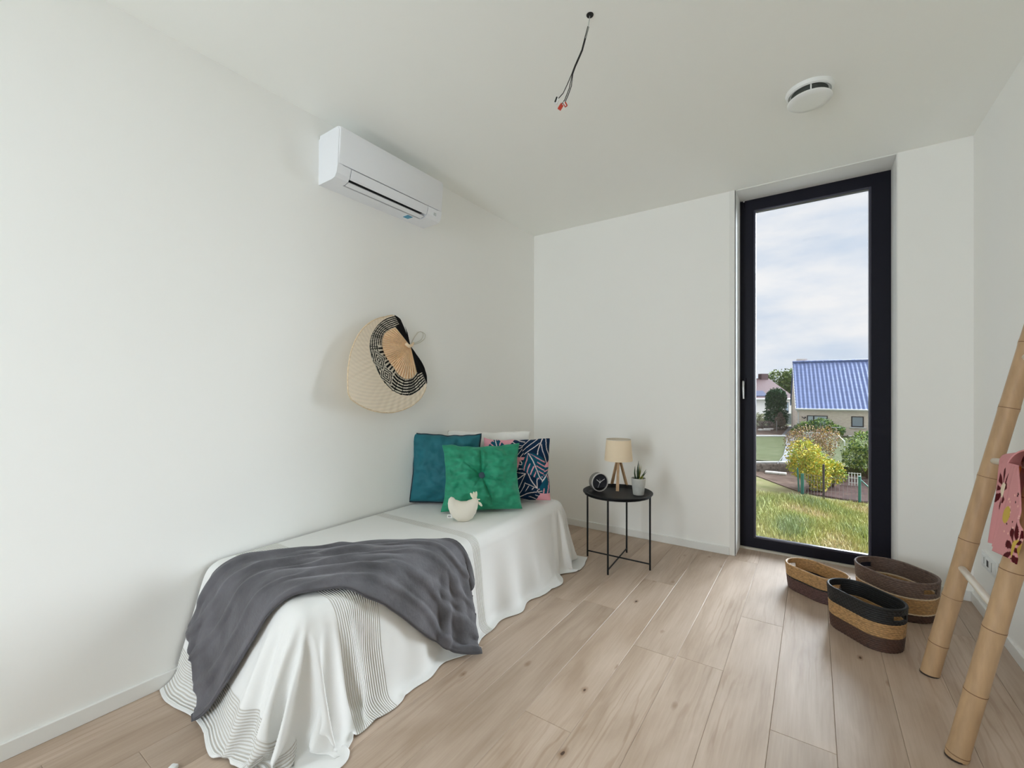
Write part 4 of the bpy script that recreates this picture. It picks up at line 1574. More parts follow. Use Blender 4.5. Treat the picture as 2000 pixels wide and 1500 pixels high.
def tow(u, v):
    """u: from the far edge to the near edge; v: from the front hem, over the rung, to the back hem"""
    s = v * 0.70
    yn_top, yf = 2.014, 2.300
    RZ = RZ0_ + 0.05 * (2.504 - (yf + (yn_top - yf) * u)) / 0.52
    RA = 0.019 + 0.012 * u                                  # the towel is bunched thicker near the front rail
    arc = PI * 0.018
    if s < 0.285:                                           # front layer, hem upwards
        k = s / 0.285
        zb_ = 0.632 + 0.070 * u
        z = zb_ + (RZ - zb_) * k
        yn = yn_top - 0.235 * (1 - k)
        y = yf + (yn - yf) * u
        x = (rail_x(RZ, False) + 0.016 * u * 0 + 0.010 * (1 - u)) - RA - 0.075 * (1 - k) * (0.35 + 0.65 * u)
        x += (0.006 * math.sin(y * 55 + k * 2) + 0.004 * math.sin(y * 120)) * (1 - 0.6 * k)
        lim = rail_x(z, False) - 0.044
        if y < 2.06: x = min(x, lim + 0.30 * max(0, y - 2.012))
    elif s < 0.285 + arc:
        t = PI * (s - 0.285) / arc
        y = yf + (yn_top - yf) * u
        x = rail_x(RZ, False) + 0.010 * (1 - u) - RA * math.cos(t)
        z = RZ + RA * 1.6 * math.sin(t)
        if y < 2.06: x = x - 0.04 * (1 - t / PI) * min(1, (2.06 - y) / 0.05)
    else:
        k = (s - 0.285 - arc) / (0.70 - 0.285 - arc)
        y = yf + (yn_top - yf) * u + 0.004
        x = rail_x(RZ, False) + 0.010 * (1 - u) + RA + 0.012 * k
        z = RZ - k * 0.30
        x += 0.004 * math.sin(y * 60) * k
    return Vector((x, y, z))


NTU, NTV = 180, 260
tpts = [tow(i / (NTU - 1), j / (NTV - 1)) for i in range(NTU) for j in range(NTV)]
flowers = [(1.850, 0.722, 0.080, 0.030, MAROON, OCHRE, 11), (2.190, 0.838, 0.075, 0.026, MAROON, CREAMT, 9), (1.70, 0.86, 0.08, 0.03, MAROON, ORNG, 10)]
rt = random.Random(21)
dots = [(1.83 + 0.17 * rt.random(), 0.745 + 0.13 * rt.random(), rt.choice((srgb(60, 20, 24), srgb(240, 190, 180)))) for _ in range(46)]


def towel_col(i):
    v = (i % NTV) / (NTV - 1) * 0.70
    p = tpts[i]
    y, z = p.y, p.z
    if v > 0.285 + 0.06: z = z + 0.42; y = y - 0.05
    for cy, cz, ro, ri_, cp, cc_, n_ in flowers:
        dy, dz = y - cy, z - cz
        r = math.hypot(dy, dz)
        if r < ri_: return cc_
        if r < ro:
            a = math.atan2(dz, dy) / (2 * PI) * n_
            fa_ = abs(a - round(a))
            wdt = 0.36 * math.sin(PI * min(1, max(0.02, (r - ri_ * 0.9) / (ro - ri_ * 0.9)) * 0.9 + 0.05)) ** 0.5
            if fa_ < wdt * 0.95: return cp
    if math.hypot(y - 1.985, z - 0.795) < 0.026: return OCHRE
    if math.hypot((y - 2.045) * 0.8, z - 0.918) < 0.024: return ORNG
    for dy_, dz_, dc in dots:
        if math.hypot((y - dy_) * 0.8, (z - dz_) * 1.5) < 0.0042: return dc
    return PINKT


me = bpy.data.meshes.new('towel')
me.from_pydata([tuple(p) for p in tpts], [], [(i * NTV + j, (i + 1) * NTV + j, (i + 1) * NTV + j + 1, i * NTV + j + 1) for i in range(NTU - 1) for j in range(NTV - 1)])
paint(me, towel_col)
me.shade_smooth()
towel = link_mesh('towel', me, M['towel'], None, (0.55, 2.15, 0.6))
set_props(towel, 'pink towel printed with dark red flowers hanging on the ladder rung', 'towel')
sd = towel.modifiers.new('thickness', 'SOLIDIFY')
sd.thickness = 0.004
sd.offset = 0

# ================================================================== outside, seen through the window
G, GT = -2.9, -2.5                         # near lawn, terrace of the neighbours' garden


def ground_mat(name, c0, c1, c2, scale, bump=0.6, dim=0.5):
    m, n, l, p = new_mat(name)
    tc = n.new('ShaderNodeTexCoord')
    a = n.new('ShaderNodeTexNoise'); a.inputs['Scale'].default_value = scale; a.inputs['Detail'].default_value = 8
    a.inputs['Roughness'].default_value = 0.65
    l.new(tc.outputs['Object'], a.inputs['Vector'])
    r = n.new('ShaderNodeValToRGB')
    r.color_ramp.elements[0].position = 0.32
    c0, c1, c2 = ([q * dim for q in c] for c in (c0, c1, c2))
    r.color_ramp.elements[0].color = (*c0, 1)
    r.color_ramp.elements[1].position = 0.68
    r.color_ramp.elements[1].color = (*c2, 1)
    e = r.color_ramp.elements.new(0.5)
    e.color = (*c1, 1)
    l.new(a.outputs['Fac'], r.inputs['Fac'])
    l.new(r.outputs['Color'], p.inputs['Base Color'])
    p.inputs['Roughness'].default_value = 0.95
    p.inputs['Specular IOR Level'].default_value = 0.1
    b = n.new('ShaderNodeTexNoise'); b.inputs['Scale'].default_value = 40; b.inputs['Detail'].default_value = 4
    l.new(tc.outputs['Object'], b.inputs['Vector'])
    bp = n.new('ShaderNodeBump'); bp.inputs['Strength'].default_value = bump; bp.inputs['Distance'].default_value = 0.05
    l.new(b.outputs['Fac'], bp.inputs['Height'])
    l.new(bp.outputs['Normal'], p.inputs['Normal'])
    return m


M['grass'] = ground_mat('meadow_grass', srgb(150, 158, 92), srgb(184, 182, 118), srgb(206, 192, 146), 0.9, dim=0.36)
M['grass2'] = ground_mat('garden_grass', srgb(112, 122, 78), srgb(130, 140, 92), srgb(150, 152, 114), 1.2, dim=0.34)
M['dirt'] = ground_mat('bare_soil', srgb(98, 76, 66), srgb(126, 102, 90), srgb(150, 128, 112), 1.6)
M['mulch'] = ground_mat('dark_mulch', srgb(70, 48, 46), srgb(92, 66, 62), srgb(110, 84, 76), 3)
M['concrete'] = ground_mat('concrete_path', srgb(150, 152, 156), srgb(166, 168, 172), srgb(180, 182, 184), 1.5, 0.2)
M['kerb'] = plain('white_kerb', srgb(140, 139, 136), 0.8, var=0.1, vscale=4)

structure(MB().box(-90, 90, 3.9, 120, G - 0.5, G).build('ground', M['grass'], smooth=False))
tp = [pix(1300, 904.5, z=GT), pix(1566, 904.5, z=GT), pix(1900, 890, z=GT)]
terr = MB()
ye_ = tp[0].y
terr.v = [(-60, ye_, GT), (tp[1].x, tp[1].y, GT), (60, ye_, GT), (60, 130, GT), (-60, 130, GT)]
terr.v += [(x, y, G - 0.1) for x, y, z in terr.v]
terr.f = [(0, 1, 2, 3, 4), (0, 5, 6, 1), (1, 6, 7, 2), (2, 7, 8, 3), (3, 8, 9, 4), (4, 9, 5, 0)]
structure(terr.build('terrace', M['grass2'], smooth=False))


def slab(name, pxs, z, mat, th=0.03):
    pts = [pix(a, b, z=z) for a, b in pxs]
    return structure(MB().prism([(p.x, p.y) for p in pts], lambda u, v, d: Vector((u, v, d)), z, z + th).build(name, mat, smooth=False))


slab('soil_bed', [(1380, 918), (1480, 931), (1540, 954), (1568, 964), (1640, 976), (1720, 987), (1850, 1000), (1850, 926), (1560, 918), (1470, 912)], G, M['dirt'], 0.03)
slab('mulch_bed', [(1572, 963), (1640, 974), (1800, 994), (1800, 935), (1590, 935)], G + 0.03, M['mulch'], 0.02)
slab('garden_bed', [(1380, 850), (1527, 850), (1544, 832), (1380, 832)], GT, M['dirt'], 0.03)
slab('garden_path', [(1526, 904), (1549, 904), (1553, 870), (1557, 834), (1542, 832), (1527, 850), (1534, 853), (1535, 870)], GT, M['concrete'], 0.035)
slab('kerb', [(1380, 905), (1560, 905), (1560, 902.5), (1380, 902.5)], GT, M['kerb'], 0.05)
slab('kerb', [(1380, 852.5), (1534, 853), (1534, 851), (1380, 850.5)], GT, M['kerb'], 0.06)

# retaining wall of rough stones under the kerb
M['stone'] = plain('rough_stone', srgb(122, 112, 104), 0.9, var=0.25, vscale=5, bump=0.8, bscale=18, bdist=0.05)
M['pale_stone'] = plain('pale_stone', srgb(210, 206, 200), 0.85, var=0.1, vscale=6)
wa, wb = pix(1440, 905.5, z=GT), pix(1562, 905.5, z=GT)
rwall = thing('retaining_wall', 'low rough stone retaining wall below the neighbours lawn', 'wall', ((wa.x + wb.x) / 2, wa.y, G))
dirw = (wb - wa); dirw.z = 0
lenw = dirw.length; dirw.normalize()
nrw = Vector((dirw.y, -dirw.x, 0))
rs = random.Random(5)
for rowi in range(3):
    s = 0.0 - rs.random() * 0.2
    while s < lenw:
        wd_ = rs.uniform(0.24, 0.42)
        z0 = G + rowi * 0.135
        dp = rs.uniform(0.03, 0.08)
        a_ = wa + dirw * s
        vs = [a_ + dirw * (k * (wd_ - 0.015)) + nrw * (dp if f else -0.05) for f in (0, 1) for k in (0, 1)]
        bm_ = MB()
        bm_.v = [(p.x, p.y, z0) for p in vs] + [(p.x, p.y, z0 + 0.125) for p in vs]
        bm_.f = [(0, 1, 3, 2), (4, 6, 7, 5), (0, 4, 5, 1), (2, 3, 7, 6), (0, 2, 6, 4), (1, 5, 7, 3)]
        bm_.build('stone', M['stone'], rwall, smooth=False)
        s += wd_
for px0, px1, py in ((1496, 1519, 925), (1522, 1535, 927)):
    p0, p1 = pix(px0, py, z=G + 0.03), pix(px1, py, z=G + 0.03)
    ln = (p1 - p0).length
    ct = (p0 + p1) / 2
    sl = MB().bbox(-ln / 2, ln / 2, -0.16, 0.16, 0, 0.10, 0.02, 1, Matrix.Translation(ct) @ Matrix.Rotation(0.05, 4, 'Z'))
    set_props(sl.build('stone_slab', M['pale_stone'], None, ct), 'pale stone slab lying on the bare soil below the retaining wall', 'slab', 'stone slabs on the soil')


# ------------------------------------------------------------------ leaves
def leaves(name, centres, radii, n, size, cols, parent, seed, shell=0.55, elong=1.6, squash=None):
    """thousands of small leaves spread over the shells of a few ellipsoids, one mesh"""
    rg = np.random.RandomState(seed)
    k = rg.randint(0, len(centres), n)
    C = np.array([tuple(c) for c in centres])[k]
    Rr = np.array(radii)[k]
    d = rg.normal(size=(n, 3)); d /= np.linalg.norm(d, axis=1)[:, None]
    rad = (shell + (1 - shell) * rg.rand(n) ** 0.5)[:, None] * (0.85 + 0.3 * rg.rand(n))[:, None]
    P = C + d * Rr * rad
    ax = rg.normal(size=(n, 3)) * 0.7 + d; ax /= np.linalg.norm(ax, axis=1)[:, None]
    bx = np.cross(ax, rg.normal(size=(n, 3))); bx /= np.linalg.norm(bx, axis=1)[:, None]
    sz = size * (0.6 + 0.8 * rg.rand(n))[:, None]
    V = np.stack([P - ax * sz * elong / 2, P + bx * sz / 2, P + ax * sz * elong / 2, P - bx * sz / 2], axis=1).reshape(-1, 3)
    me = bpy.data.meshes.new(name)
    me.vertices.add(4 * n); me.loops.add(4 * n); me.polygons.add(n)
    me.vertices.foreach_set('co', V.ravel())
    me.loops.foreach_set('vertex_index', np.arange(4 * n))
    me.polygons.foreach_set('loop_start', np.arange(0, 4 * n, 4))
    me.update(calc_edges=True)
    cc_ = 0.74 * np.array(cols)[rg.randint(0, len(cols), n)] * (0.75 + 0.5 * rg.rand(n))[:, None]
    cc_ = np.clip(np.repeat(cc_, 4, axis=0), 0, 1)
    at = me.color_attributes.new('Col', 'FLOAT_COLOR', 'POINT')
    at.data.foreach_set('color', np.hstack([cc_, np.ones((4 * n, 1))]).astype(np.float32).ravel())
    return link_mesh(name, me, M['leafmat'], parent)


M['leafmat'] = printed('foliage', 0.7)
M['bark'] = plain('bark', srgb(88, 72, 60), 0.9, var=0.2, vscale=12)


def plant(name, label, cat, base, spec, n, size, cols, seed, trunk=0.03, group=None, shell=0.55, elong=1.6):
    """spec: list of (dx, dy, dz, rx, ry, rz) ellipsoids above the base"""
    B = Vector(base)
    root = thing(name, label, cat, B, group)
    cs = [B + Vector(q[:3]) for q in spec]
    leaves('foliage', cs, [q[3:] for q in spec], n, size, cols, root, seed, shell, elong)
    st = MB()
    for c_ in cs:
        st.tube([B, B.lerp(c_, 0.5) + Vector((0.02, 0, 0)), c_], [trunk, trunk * 0.7, trunk * 0.3], 7)
    st.build('stem', M['bark'], root, angle=180)
    return root


def px_size(px, t):
    return px * t / FPX


YEL, GOLD, LGRN, GRN, DGRN = srgb(232, 212, 84), srgb(214, 180, 92), srgb(172, 194, 92), srgb(104, 142, 74), srgb(62, 98, 62)
BRN, OLV, PNK = srgb(176, 146, 118), srgb(148, 140, 100), srgb(172, 140, 128)
b0 = pix(1585, 958, z=G)
plant('golden_bush', 'golden yellow leafy bush standing at the wire fence', 'bush', b0, [(-0.25, 0.1, 1.45, 0.62, 0.6, 0.62), (0.1, 0, 0.95, 0.6, 0.55, 0.7), (0.25, -0.1, 0.42, 0.38, 0.4, 0.42), (-0.35, 0.3, 1.0, 0.5, 0.5, 0.6)], 5200, 0.055, [YEL, YEL, GOLD, LGRN, LGRN, srgb(188, 186, 84)], 31)
b1 = pix(1578, 925, z=G)
plant('tawny_bush', 'tawny brown bush rising behind the golden bush', 'bush', b1, [(0.0, 0.5, 1.75, 0.9, 0.7, 0.55), (0.75, 0.6, 1.7, 0.6, 0.6, 0.6), (-0.45, 0.2, 1.5, 0.55, 0.5, 0.6), (0.4, 0.3, 1.1, 0.7, 0.5, 0.7)], 4200, 0.045, [BRN, GOLD, OLV, PNK, BRN, OLV], 32)
b2 = pix(1627, 954, z=G)
plant('yellow_shrub', 'small yellow and green shrub behind the fence panel', 'bush', b2, [(-0.1, 0, 0.85, 0.5, 0.4, 0.38), (0.05, 0.1, 0.6, 0.42, 0.4, 0.42), (-0.3, 0, 0.45, 0.35, 0.35, 0.38)], 2600, 0.05, [YEL, GOLD, LGRN, GRN, LGRN], 33)
b3 = pix(1694, 936, z=G)
plant('broadleaf_bush', 'green and pale broad-leaved bush at the right end of the fence', 'bush', b3, [(0.0, 0.2, 1.6, 0.75, 0.6, 0.6), (0.25, 0.1, 0.95, 0.8, 0.6, 0.7), (-0.45, 0.2, 0.95, 0.5, 0.5, 0.55), (0.8, 0.2, 1.3, 0.7, 0.6, 0.9)], 4200, 0.065, [GRN, LGRN, srgb(190, 204, 140), DGRN, LGRN], 34)
b4 = pix(1596, 852, z=GT)
plant('arching_shrub', 'arching green shrub in front of the brick house', 'bush', b4, [(-0.7, 0, 0.6, 0.8, 0.7, 0.55), (0.3, 0, 0.85, 0.9, 0.7, 0.6), (1.1, 0, 0.5, 0.7, 0.6, 0.45), (-1.3, 0, 0.25, 0.5, 0.5, 0.4)], 3600, 0.07, [GRN, DGRN, srgb(130, 164, 110), LGRN], 35, elong=3.0)
b5 = pix(1516, 833.5, z=GT)
plant('columnar_yew', 'dense dark green columnar conifer in the neighbours garden', 'tree', b5, [(0, 0, 0.8, 0.98, 0.9, 0.9), (0, 0, 1.5, 1.0, 0.9, 1.5), (0, 0, 2.6, 0.85, 0.8, 1.2), (0.25, 0, 2.9, 0.6, 0.6, 0.85), (-0.4, 0, 2.8, 0.5, 0.5, 0.8)], 7000, 0.10, [DGRN, srgb(48, 84, 58), srgb(74, 112, 72), DGRN], 36, 0.1, elong=2.2, shell=0.75)
b6 = pix(1524, 840, z=GT)
plant('cone_shrub', 'small brownish cone-shaped conifer in front of the columnar conifer', 'bush', b6, [(0, 0, 0.35, 0.58, 0.5, 0.38), (0, 0, 0.85, 0.42, 0.4, 0.45), (0, 0, 1.3, 0.2, 0.2, 0.35)], 2600, 0.06, [srgb(140, 122, 112), srgb(118, 108, 100), srgb(128, 124, 104)], 37, shell=0.75)
b7 = pix(1486, 836, z=GT)
plant('heather_shrub', 'low grey-pink shrub along the garden bed', 'bush', b7, [(-0.5, 0, 0.35, 0.8, 0.5, 0.38), (0.5, 0, 0.35, 0.6, 0.5, 0.36)], 1800, 0.06, [srgb(150, 136, 132), srgb(134, 126, 116), srgb(160, 146, 140)], 38)
b8 = pix(1484, 826, z=GT)
plant('pale_hedge', 'pale olive rounded hedge behind the low grey-pink shrub', 'bush', b8, [(-0.6, 0, 0.6, 0.9, 0.6, 0.62), (0.4, 0, 0.55, 0.6, 0.6, 0.5)], 1700, 0.07, [srgb(160, 160, 120), srgb(138, 144, 104)], 39)
b9 = pix(1486, 812, z=GT - 0.3)
plant('blue_green_bush', 'blue-green bush beside the columnar conifer', 'bush', b9, [(-0.6, 0, 1.3, 1.1, 0.9, 1.2), (0.4, 0, 1.0, 0.7, 0.7, 0.9)], 1700, 0.10, [srgb(84, 130, 122), srgb(70, 112, 104)], 40)
bt = pix(1540, 800, t=78)
bt.z = GT
plant('leafy_tree', 'tall light green tree rising behind the two houses', 'tree', bt, [(-1.5, 0, 5.0, 2.2, 2.0, 2.2), (0.8, 0, 5.2, 2.4, 2.0, 2.3), (-0.4, 0, 3.6, 2.6, 2.2, 2.2), (1.6, 0, 3.0, 2.4, 2.0, 2.4)], 4200, 0.26, [srgb(128, 148, 84), srgb(106, 130, 78), srgb(150, 166, 100), srgb(92, 112, 66)], 41, 0.25)
for k, (px, py, s) in enumerate(((1486, 841, 0.16), (1498, 841, 0.20), (1507, 839, 0.13), (1524, 838, 0.15), (1529, 836, 0.12))):
    c_ = pix(px, py, z=GT + 0.03)
    rr_ = random.Random(k)
    st = MB().bbox(-s * 1.3, s * 1.3, -s, s, -0.02, s * 0.9, s * 0.3, 2, Matrix.Translation(c_) @ Matrix.Rotation(rr_.random() * 3, 4, 'Z'))
    set_props(st.build('garden_rock', M['pale_stone'], None, c_), 'white rock beside the white stake in the garden bed' if k == 2 else ('large white rock under the small cone-shaped conifer' if k == 3 else 'smaller white rock under the small cone-shaped conifer') if k > 2 else ('large white rock in front of the low grey-pink shrub' if k == 1 else 'smaller white rock in front of the low grey-pink shrub'), 'rock', 'white rocks in the garden bed')
sk = pix(1517, 843, z=GT)
set_props(MB().tube([sk, sk + Vector((0, 0, 0.95))], [0.035, 0.03], 8).build('garden_stake', M['kerb'], None, sk), 'white stake standing in the garden bed', 'stake')
hp0, hp1 = pix(1518, 906, z=GT), pix(1546, 867, t=24.5)
set_props(MB().tube([hp0, hp1], 0.018, 6).build('leaning_pole', M['blackmetal'], None, hp0), 'thin dark pole leaning over the edge of the concrete path', 'pole')

# ------------------------------------------------------------------ brick house with grey tiled roof, blue sky sheen in its colour
def brick_mat():
    m, n, l, p = new_mat('pale_brick')
    tc = n.new('ShaderNodeTexCoord')
    mp = n.new('ShaderNodeMapping')
    mp.inputs['Rotation'].default_value = (PI / 2, 0, 0)
    l.new(tc.outputs['Object'], mp.inputs['Vector'])
    b = n.new('ShaderNodeTexBrick')
    b.inputs['Color1'].default_value = (*srgb(250, 234, 218), 1)
    b.inputs['Color2'].default_value = (*srgb(236, 216, 200), 1)
    b.inputs['Mortar'].default_value = (*srgb(214, 206, 198), 1)
    b.inputs['Scale'].default_value = 1.0
    b.inputs['Brick Width'].default_value = 0.21
    b.inputs['Row Height'].default_value = 0.07
    b.inputs['Mortar Size'].default_value = 0.008
    l.new(mp.outputs['Vector'], b.inputs['Vector'])
    l.new(b.outputs['Color'], p.inputs['Base Color'])
    p.inputs['Roughness'].default_value = 0.9
    return m


M['brick'] = brick_mat()
M['tile'] = plain('sky_sheen_roof_tile', srgb(104, 120, 166), 0.4, var=0.12, vscale=2.5)  # grey tile with the bluish sheen of the sky put into its colour
M['red_tile'] = plain('brown_red_roof_tile', srgb(84, 60, 62), 0.8, var=0.12, vscale=1.5, bump=0.5, bscale=6, bdist=0.05)
M['render'] = plain('white_render', srgb(215, 210, 206), 0.85)
M['gutter'] = plain('white_gutter', srgb(225, 226, 228), 0.4)
M['house_frame'] = plain('dark_house_frame', srgb(48, 40, 44), 0.5)
M['house_pane'] = plain('house_pane', srgb(150, 162, 176), 0.12)
M['house_blind'] = plain('pale_blind', srgb(196, 208, 214), 0.6)

hA, hB = pix(1553.5, 800, t=37.0), pix(1697, 800, t=34.6)
hA.z = hB.z = 0
ex = (hB - hA).normalized()
en = Vector((-ex.y, ex.x, 0))
if en.y < 0: en = -en
EAVE = CAM_H - 36.5 * 37.0 / FPX
HL, HD, RIDGE_D = 12.0, 8.4, 4.2
RIDGE = CAM_H + 53.0 * 41.0 / FPX
house = thing('brick_house', 'pale brick bungalow with a grey tiled roof tinted with blue sky sheen', 'house', (hA.x, hA.y, GT - 0.4))


def hp(a, d, z):
    return hA + ex * a + en * d + Vector((0, 0, z))


def wallpx(px, py):
    r_ = ray(px, py)
    t = (hA - Vector((0, 0, 0))).dot(en) / r_.dot(en)
    P = Vector((0, 0, CAM_H)) + r_ * t
    return (P - hA).dot(ex), P.z


def hbox(a0, a1, d0, d1, z0, z1):
    return MB().add([hp(a, d, z) for z in (z0, z1) for d in (d0, d1) for a in (a0, a1)], [(0, 2, 3, 1), (4, 5, 7, 6), (0, 1, 5, 4), (2, 6, 7, 3), (0, 4, 6, 2), (1, 3, 7, 5)])


wl_ = hbox(0.10, HL, 0, HD, GT - 0.4, EAVE + 0.05)
gz = EAVE + 0.05
wl_.add([hp(0.10, 0, gz), hp(0.10, HD, gz), hp(0.10, RIDGE_D, RIDGE - 0.15), hp(0.3, 0, gz), hp(0.3, HD, gz), hp(0.3, RIDGE_D, RIDGE - 0.15)], [(0, 1, 2), (3, 5, 4), (0, 3, 4, 1), (1, 4, 5, 2), (2, 5, 3, 0)])
wl_.build('brick_wall', M['brick'], house, smooth=False)
# tiled roof: waves across, steps at every course
cols_, rows_ = 40, 17
rf = MB()
nu_, nv_ = cols_ * 6 + 1, rows_ * 3 + 1


def roof_pt(u, v):
    a = u * HL
    course = v * rows_
    f = course - math.floor(course)
    d = -0.35 + v * (RIDGE_D + 0.35)
    z = EAVE + v * (RIDGE - EAVE)
    lift = 0.018 * math.sin(u * cols_ * 2 * PI) + 0.022 * (1 - f)
    return hp(a, d - lift * 0.6, z + lift * 0.75)


rf.grid(roof_pt, nu_, nv_)
rfo = rf.build('tiled_roof', M['tile'], house, angle=60)
bkf = MB().add([hp(0, HD + 0.35, EAVE), hp(HL, HD + 0.35, EAVE), hp(HL, RIDGE_D, RIDGE), hp(0, RIDGE_D, RIDGE)], [(0, 1, 2, 3)])
bkf.build('tiled_roof', M['tile'], house, smooth=False)
for k in range(26):
    a = k * HL / 26
    MB().tube([hp(a, RIDGE_D, RIDGE + 0.01), hp(a + HL / 26 - 0.02, RIDGE_D, RIDGE + 0.03)], [0.13, 0.12], 8).build('ridge_tile', M['tile'], rfo)
MB().tube([hp(-0.02, -0.38, EAVE - 0.02), hp(HL, -0.38, EAVE - 0.02)], 0.07, 8).build('gutter', M['gutter'], house)
MB().tube([hp(0.05, -0.36, EAVE - 0.05), hp(0.2, -0.06, EAVE - 0.3), hp(0.2, -0.06, GT)], 0.045, 8).build('downpipe', M['gutter'], house)
MB().add([hp(-0.03, -0.36, EAVE + 0.02), hp(0.06, -0.36, EAVE + 0.02), hp(0.06, RIDGE_D, RIDGE + 0.02), hp(-0.03, RIDGE_D, RIDGE + 0.02), hp(-0.03, -0.36, EAVE - 0.12), hp(0.06, -0.36, EAVE - 0.12), hp(0.06, RIDGE_D, RIDGE - 0.12), hp(-0.03, RIDGE_D, RIDGE - 0.12)], [(0, 1, 2, 3), (4, 7, 6, 5), (0, 4, 5, 1), (1, 5, 6, 2), (2, 6, 7, 3), (3, 7, 4, 0)]).build('verge_board', M['gutter'], house, smooth=False)
cg = MB()
ca_, cb_ = 0.35, 1.15
cg.add([hp(a, d, z) for z in (RIDGE - 0.3, RIDGE + 0.32) for d in (RIDGE_D + 0.2, RIDGE_D + 0.9) for a in (ca_, cb_)], [(0, 2, 3, 1), (4, 5, 7, 6), (0, 1, 5, 4), (2, 6, 7, 3), (0, 4, 6, 2), (1, 3, 7, 5)])
cg.build('chimney', M['brick'], house, smooth=False)


def house_window(px0, px1, py0, py1, split, pane_m, sill=True):
    a0, z1 = wallpx(px0, py0)
    a1, z0 = wallpx(px1, py1)
    f = MB()
    w = 0.07
    for A, B, Z0, Z1 in ((a0, a0 + w, z0, z1), (a1 - w, a1, z0, z1), (a0 + w, a1 - w, z0, z0 + w), (a0 + w, a1 - w, z1 - w, z1)):
        q = hbox(A, B, -0.04, 0.02, Z0, Z1); f.add(q.v, q.f)
    if split:
        am = a0 + (a1 - a0) * split
        q = hbox(am - 0.05, am + 0.05, -0.04, 0.02, z0, z1); f.add(q.v, q.f)
    fo = f.build('window', M['house_frame'], house, smooth=False)
    hbox(a0 + 0.05, a1 - 0.05, -0.015, 0.0, z0 + 0.05, z1 - 0.05).build('pane', pane_m, fo, smooth=False)
    if sill: hbox(a0 - 0.12, a1 + 0.12, -0.12, 0.0, z0 - 0.09, z0 - 0.01).build('sill', M['gutter'], fo, smooth=False)


house_window(1576, 1616.5, 811, 846, 0.33, M['house_blind'], False)
house_window(1662.5, 1687, 813, 834.5, 0, M['house_pane'])
la, lz = wallpx(1570.5, 816)
lm = MB().tube([hp(la - 0.16, -0.02, lz + 0.08), hp(la, -0.14, lz - 0.04), hp(la + 0.1, -0.16, lz + 0.08)], [0.03, 0.04, 0.07], 8)
lm.build('wall_lamp', M['house_frame'], house)

# ------------------------------------------------------------------ house with brown-red hip roof
fA, fB = pix(1425, 779, t=55), pix(1556, 779, t=55)
fe = CAM_H - 17 * 55 / FPX
fx = (fB - fA); fx.z = 0
fl = fx.length; fx.normalize()
fn_ = Vector((-fx.y, fx.x, 0))
if fn_.y < 0: fn_ = -fn_
fA.z = 0
rhouse = thing('white_house', 'white rendered house with a brown-red hipped roof', 'house', (fA.x, fA.y, GT - 0.4))


def fp(a, d, z):
    return fA + fx * a + fn_ * d + Vector((0, 0, z))


def fbox(a0, a1, d0, d1, z0, z1):
    return MB().add([fp(a, d, z) for z in (z0, z1) for d in (d0, d1) for a in (a0, a1)], [(0, 2, 3, 1), (4, 5, 7, 6), (0, 1, 5, 4), (2, 6, 7, 3), (0, 4, 6, 2), (1, 3, 7, 5)])


fbox(0.3, fl - 0.3, 0.4, 8.6, GT - 0.4, fe).build('rendered_wall', M['render'], rhouse, smooth=False)
ra = (pix(1497, 739, t=59) - fA).dot(fx)
rz_ = CAM_H + 22.5 * 59.5 / FPX
MB().add([fp(0, 0, fe), fp(fl, 0, fe), fp(fl, 9, fe), fp(0, 9, fe), fp(ra - 1.3, 4.5, rz_), fp(ra + 0.6, 4.5, rz_), fp(0, 0, fe - 0.16), fp(fl, 0, fe - 0.16), fp(fl, 9, fe - 0.16), fp(0, 9, fe - 0.16)], [(0, 1, 5, 4), (1, 2, 5), (2, 3, 4, 5), (3, 0, 4), (0, 6, 7, 1), (1, 7, 8, 2), (2, 8, 9, 3), (3, 9, 6, 0), (6, 9, 8, 7)]).build('hipped_roof', M['red_tile'], rhouse, smooth=False)
MB().tube([fp(0, -0.05, fe - 0.05), fp(fl, -0.05, fe - 0.05)], 0.09, 8).build('gutter', M['gutter'], rhouse)
cq = ra - 0.1
fbox(cq - 0.45, cq + 0.45, 4.2, 5.0, rz_ - 0.6, rz_ + 0.62).build('chimney', M['red_tile'], rhouse, smooth=False)
M['solar'] = plain('solar_panel', srgb(58, 64, 92), 0.7, spec=0.2)
sl_ = (rz_ - fe) / 4.5
for px0, px1 in ((1470, 1498), (1527, 1537)):
    a0 = (pix(px0, 771, t=55.6) - fA).dot(fx); a1 = (pix(px1, 771, t=55.6) - fA).dot(fx)
    d0, d1 = 0.45, 1.5
    MB().add([fp(a, d, fe + d * sl_ + e) for e in (0.02, 0.10) for d in (d0, d1) for a in (a0, a1)], [(0, 2, 3, 1), (4, 5, 7, 6), (0, 1, 5, 4), (2, 6, 7, 3), (0, 4, 6, 2), (1, 3, 7, 5)]).build('solar_panel', M['solar'], rhouse, smooth=False)
wa0 = (pix(1533, 795, t=55.4) - fA).dot(fx); wa1 = (pix(1540, 795, t=55.4) - fA).dot(fx)
wz1 = CAM_H - 24 * 55.4 / FPX; wz0 = CAM_H - 45 * 55.4 / FPX
wfo = fbox(wa0, wa1, 0.34, 0.42, wz0, wz1).build('window', M['house_frame'], rhouse, smooth=False)
fbox(wa0 + 0.06, wa1 - 0.06, 0.33, 0.345, wz0 + 0.06, wz1 - 0.06).build('pane', M['house_pane'], wfo, smooth=False)

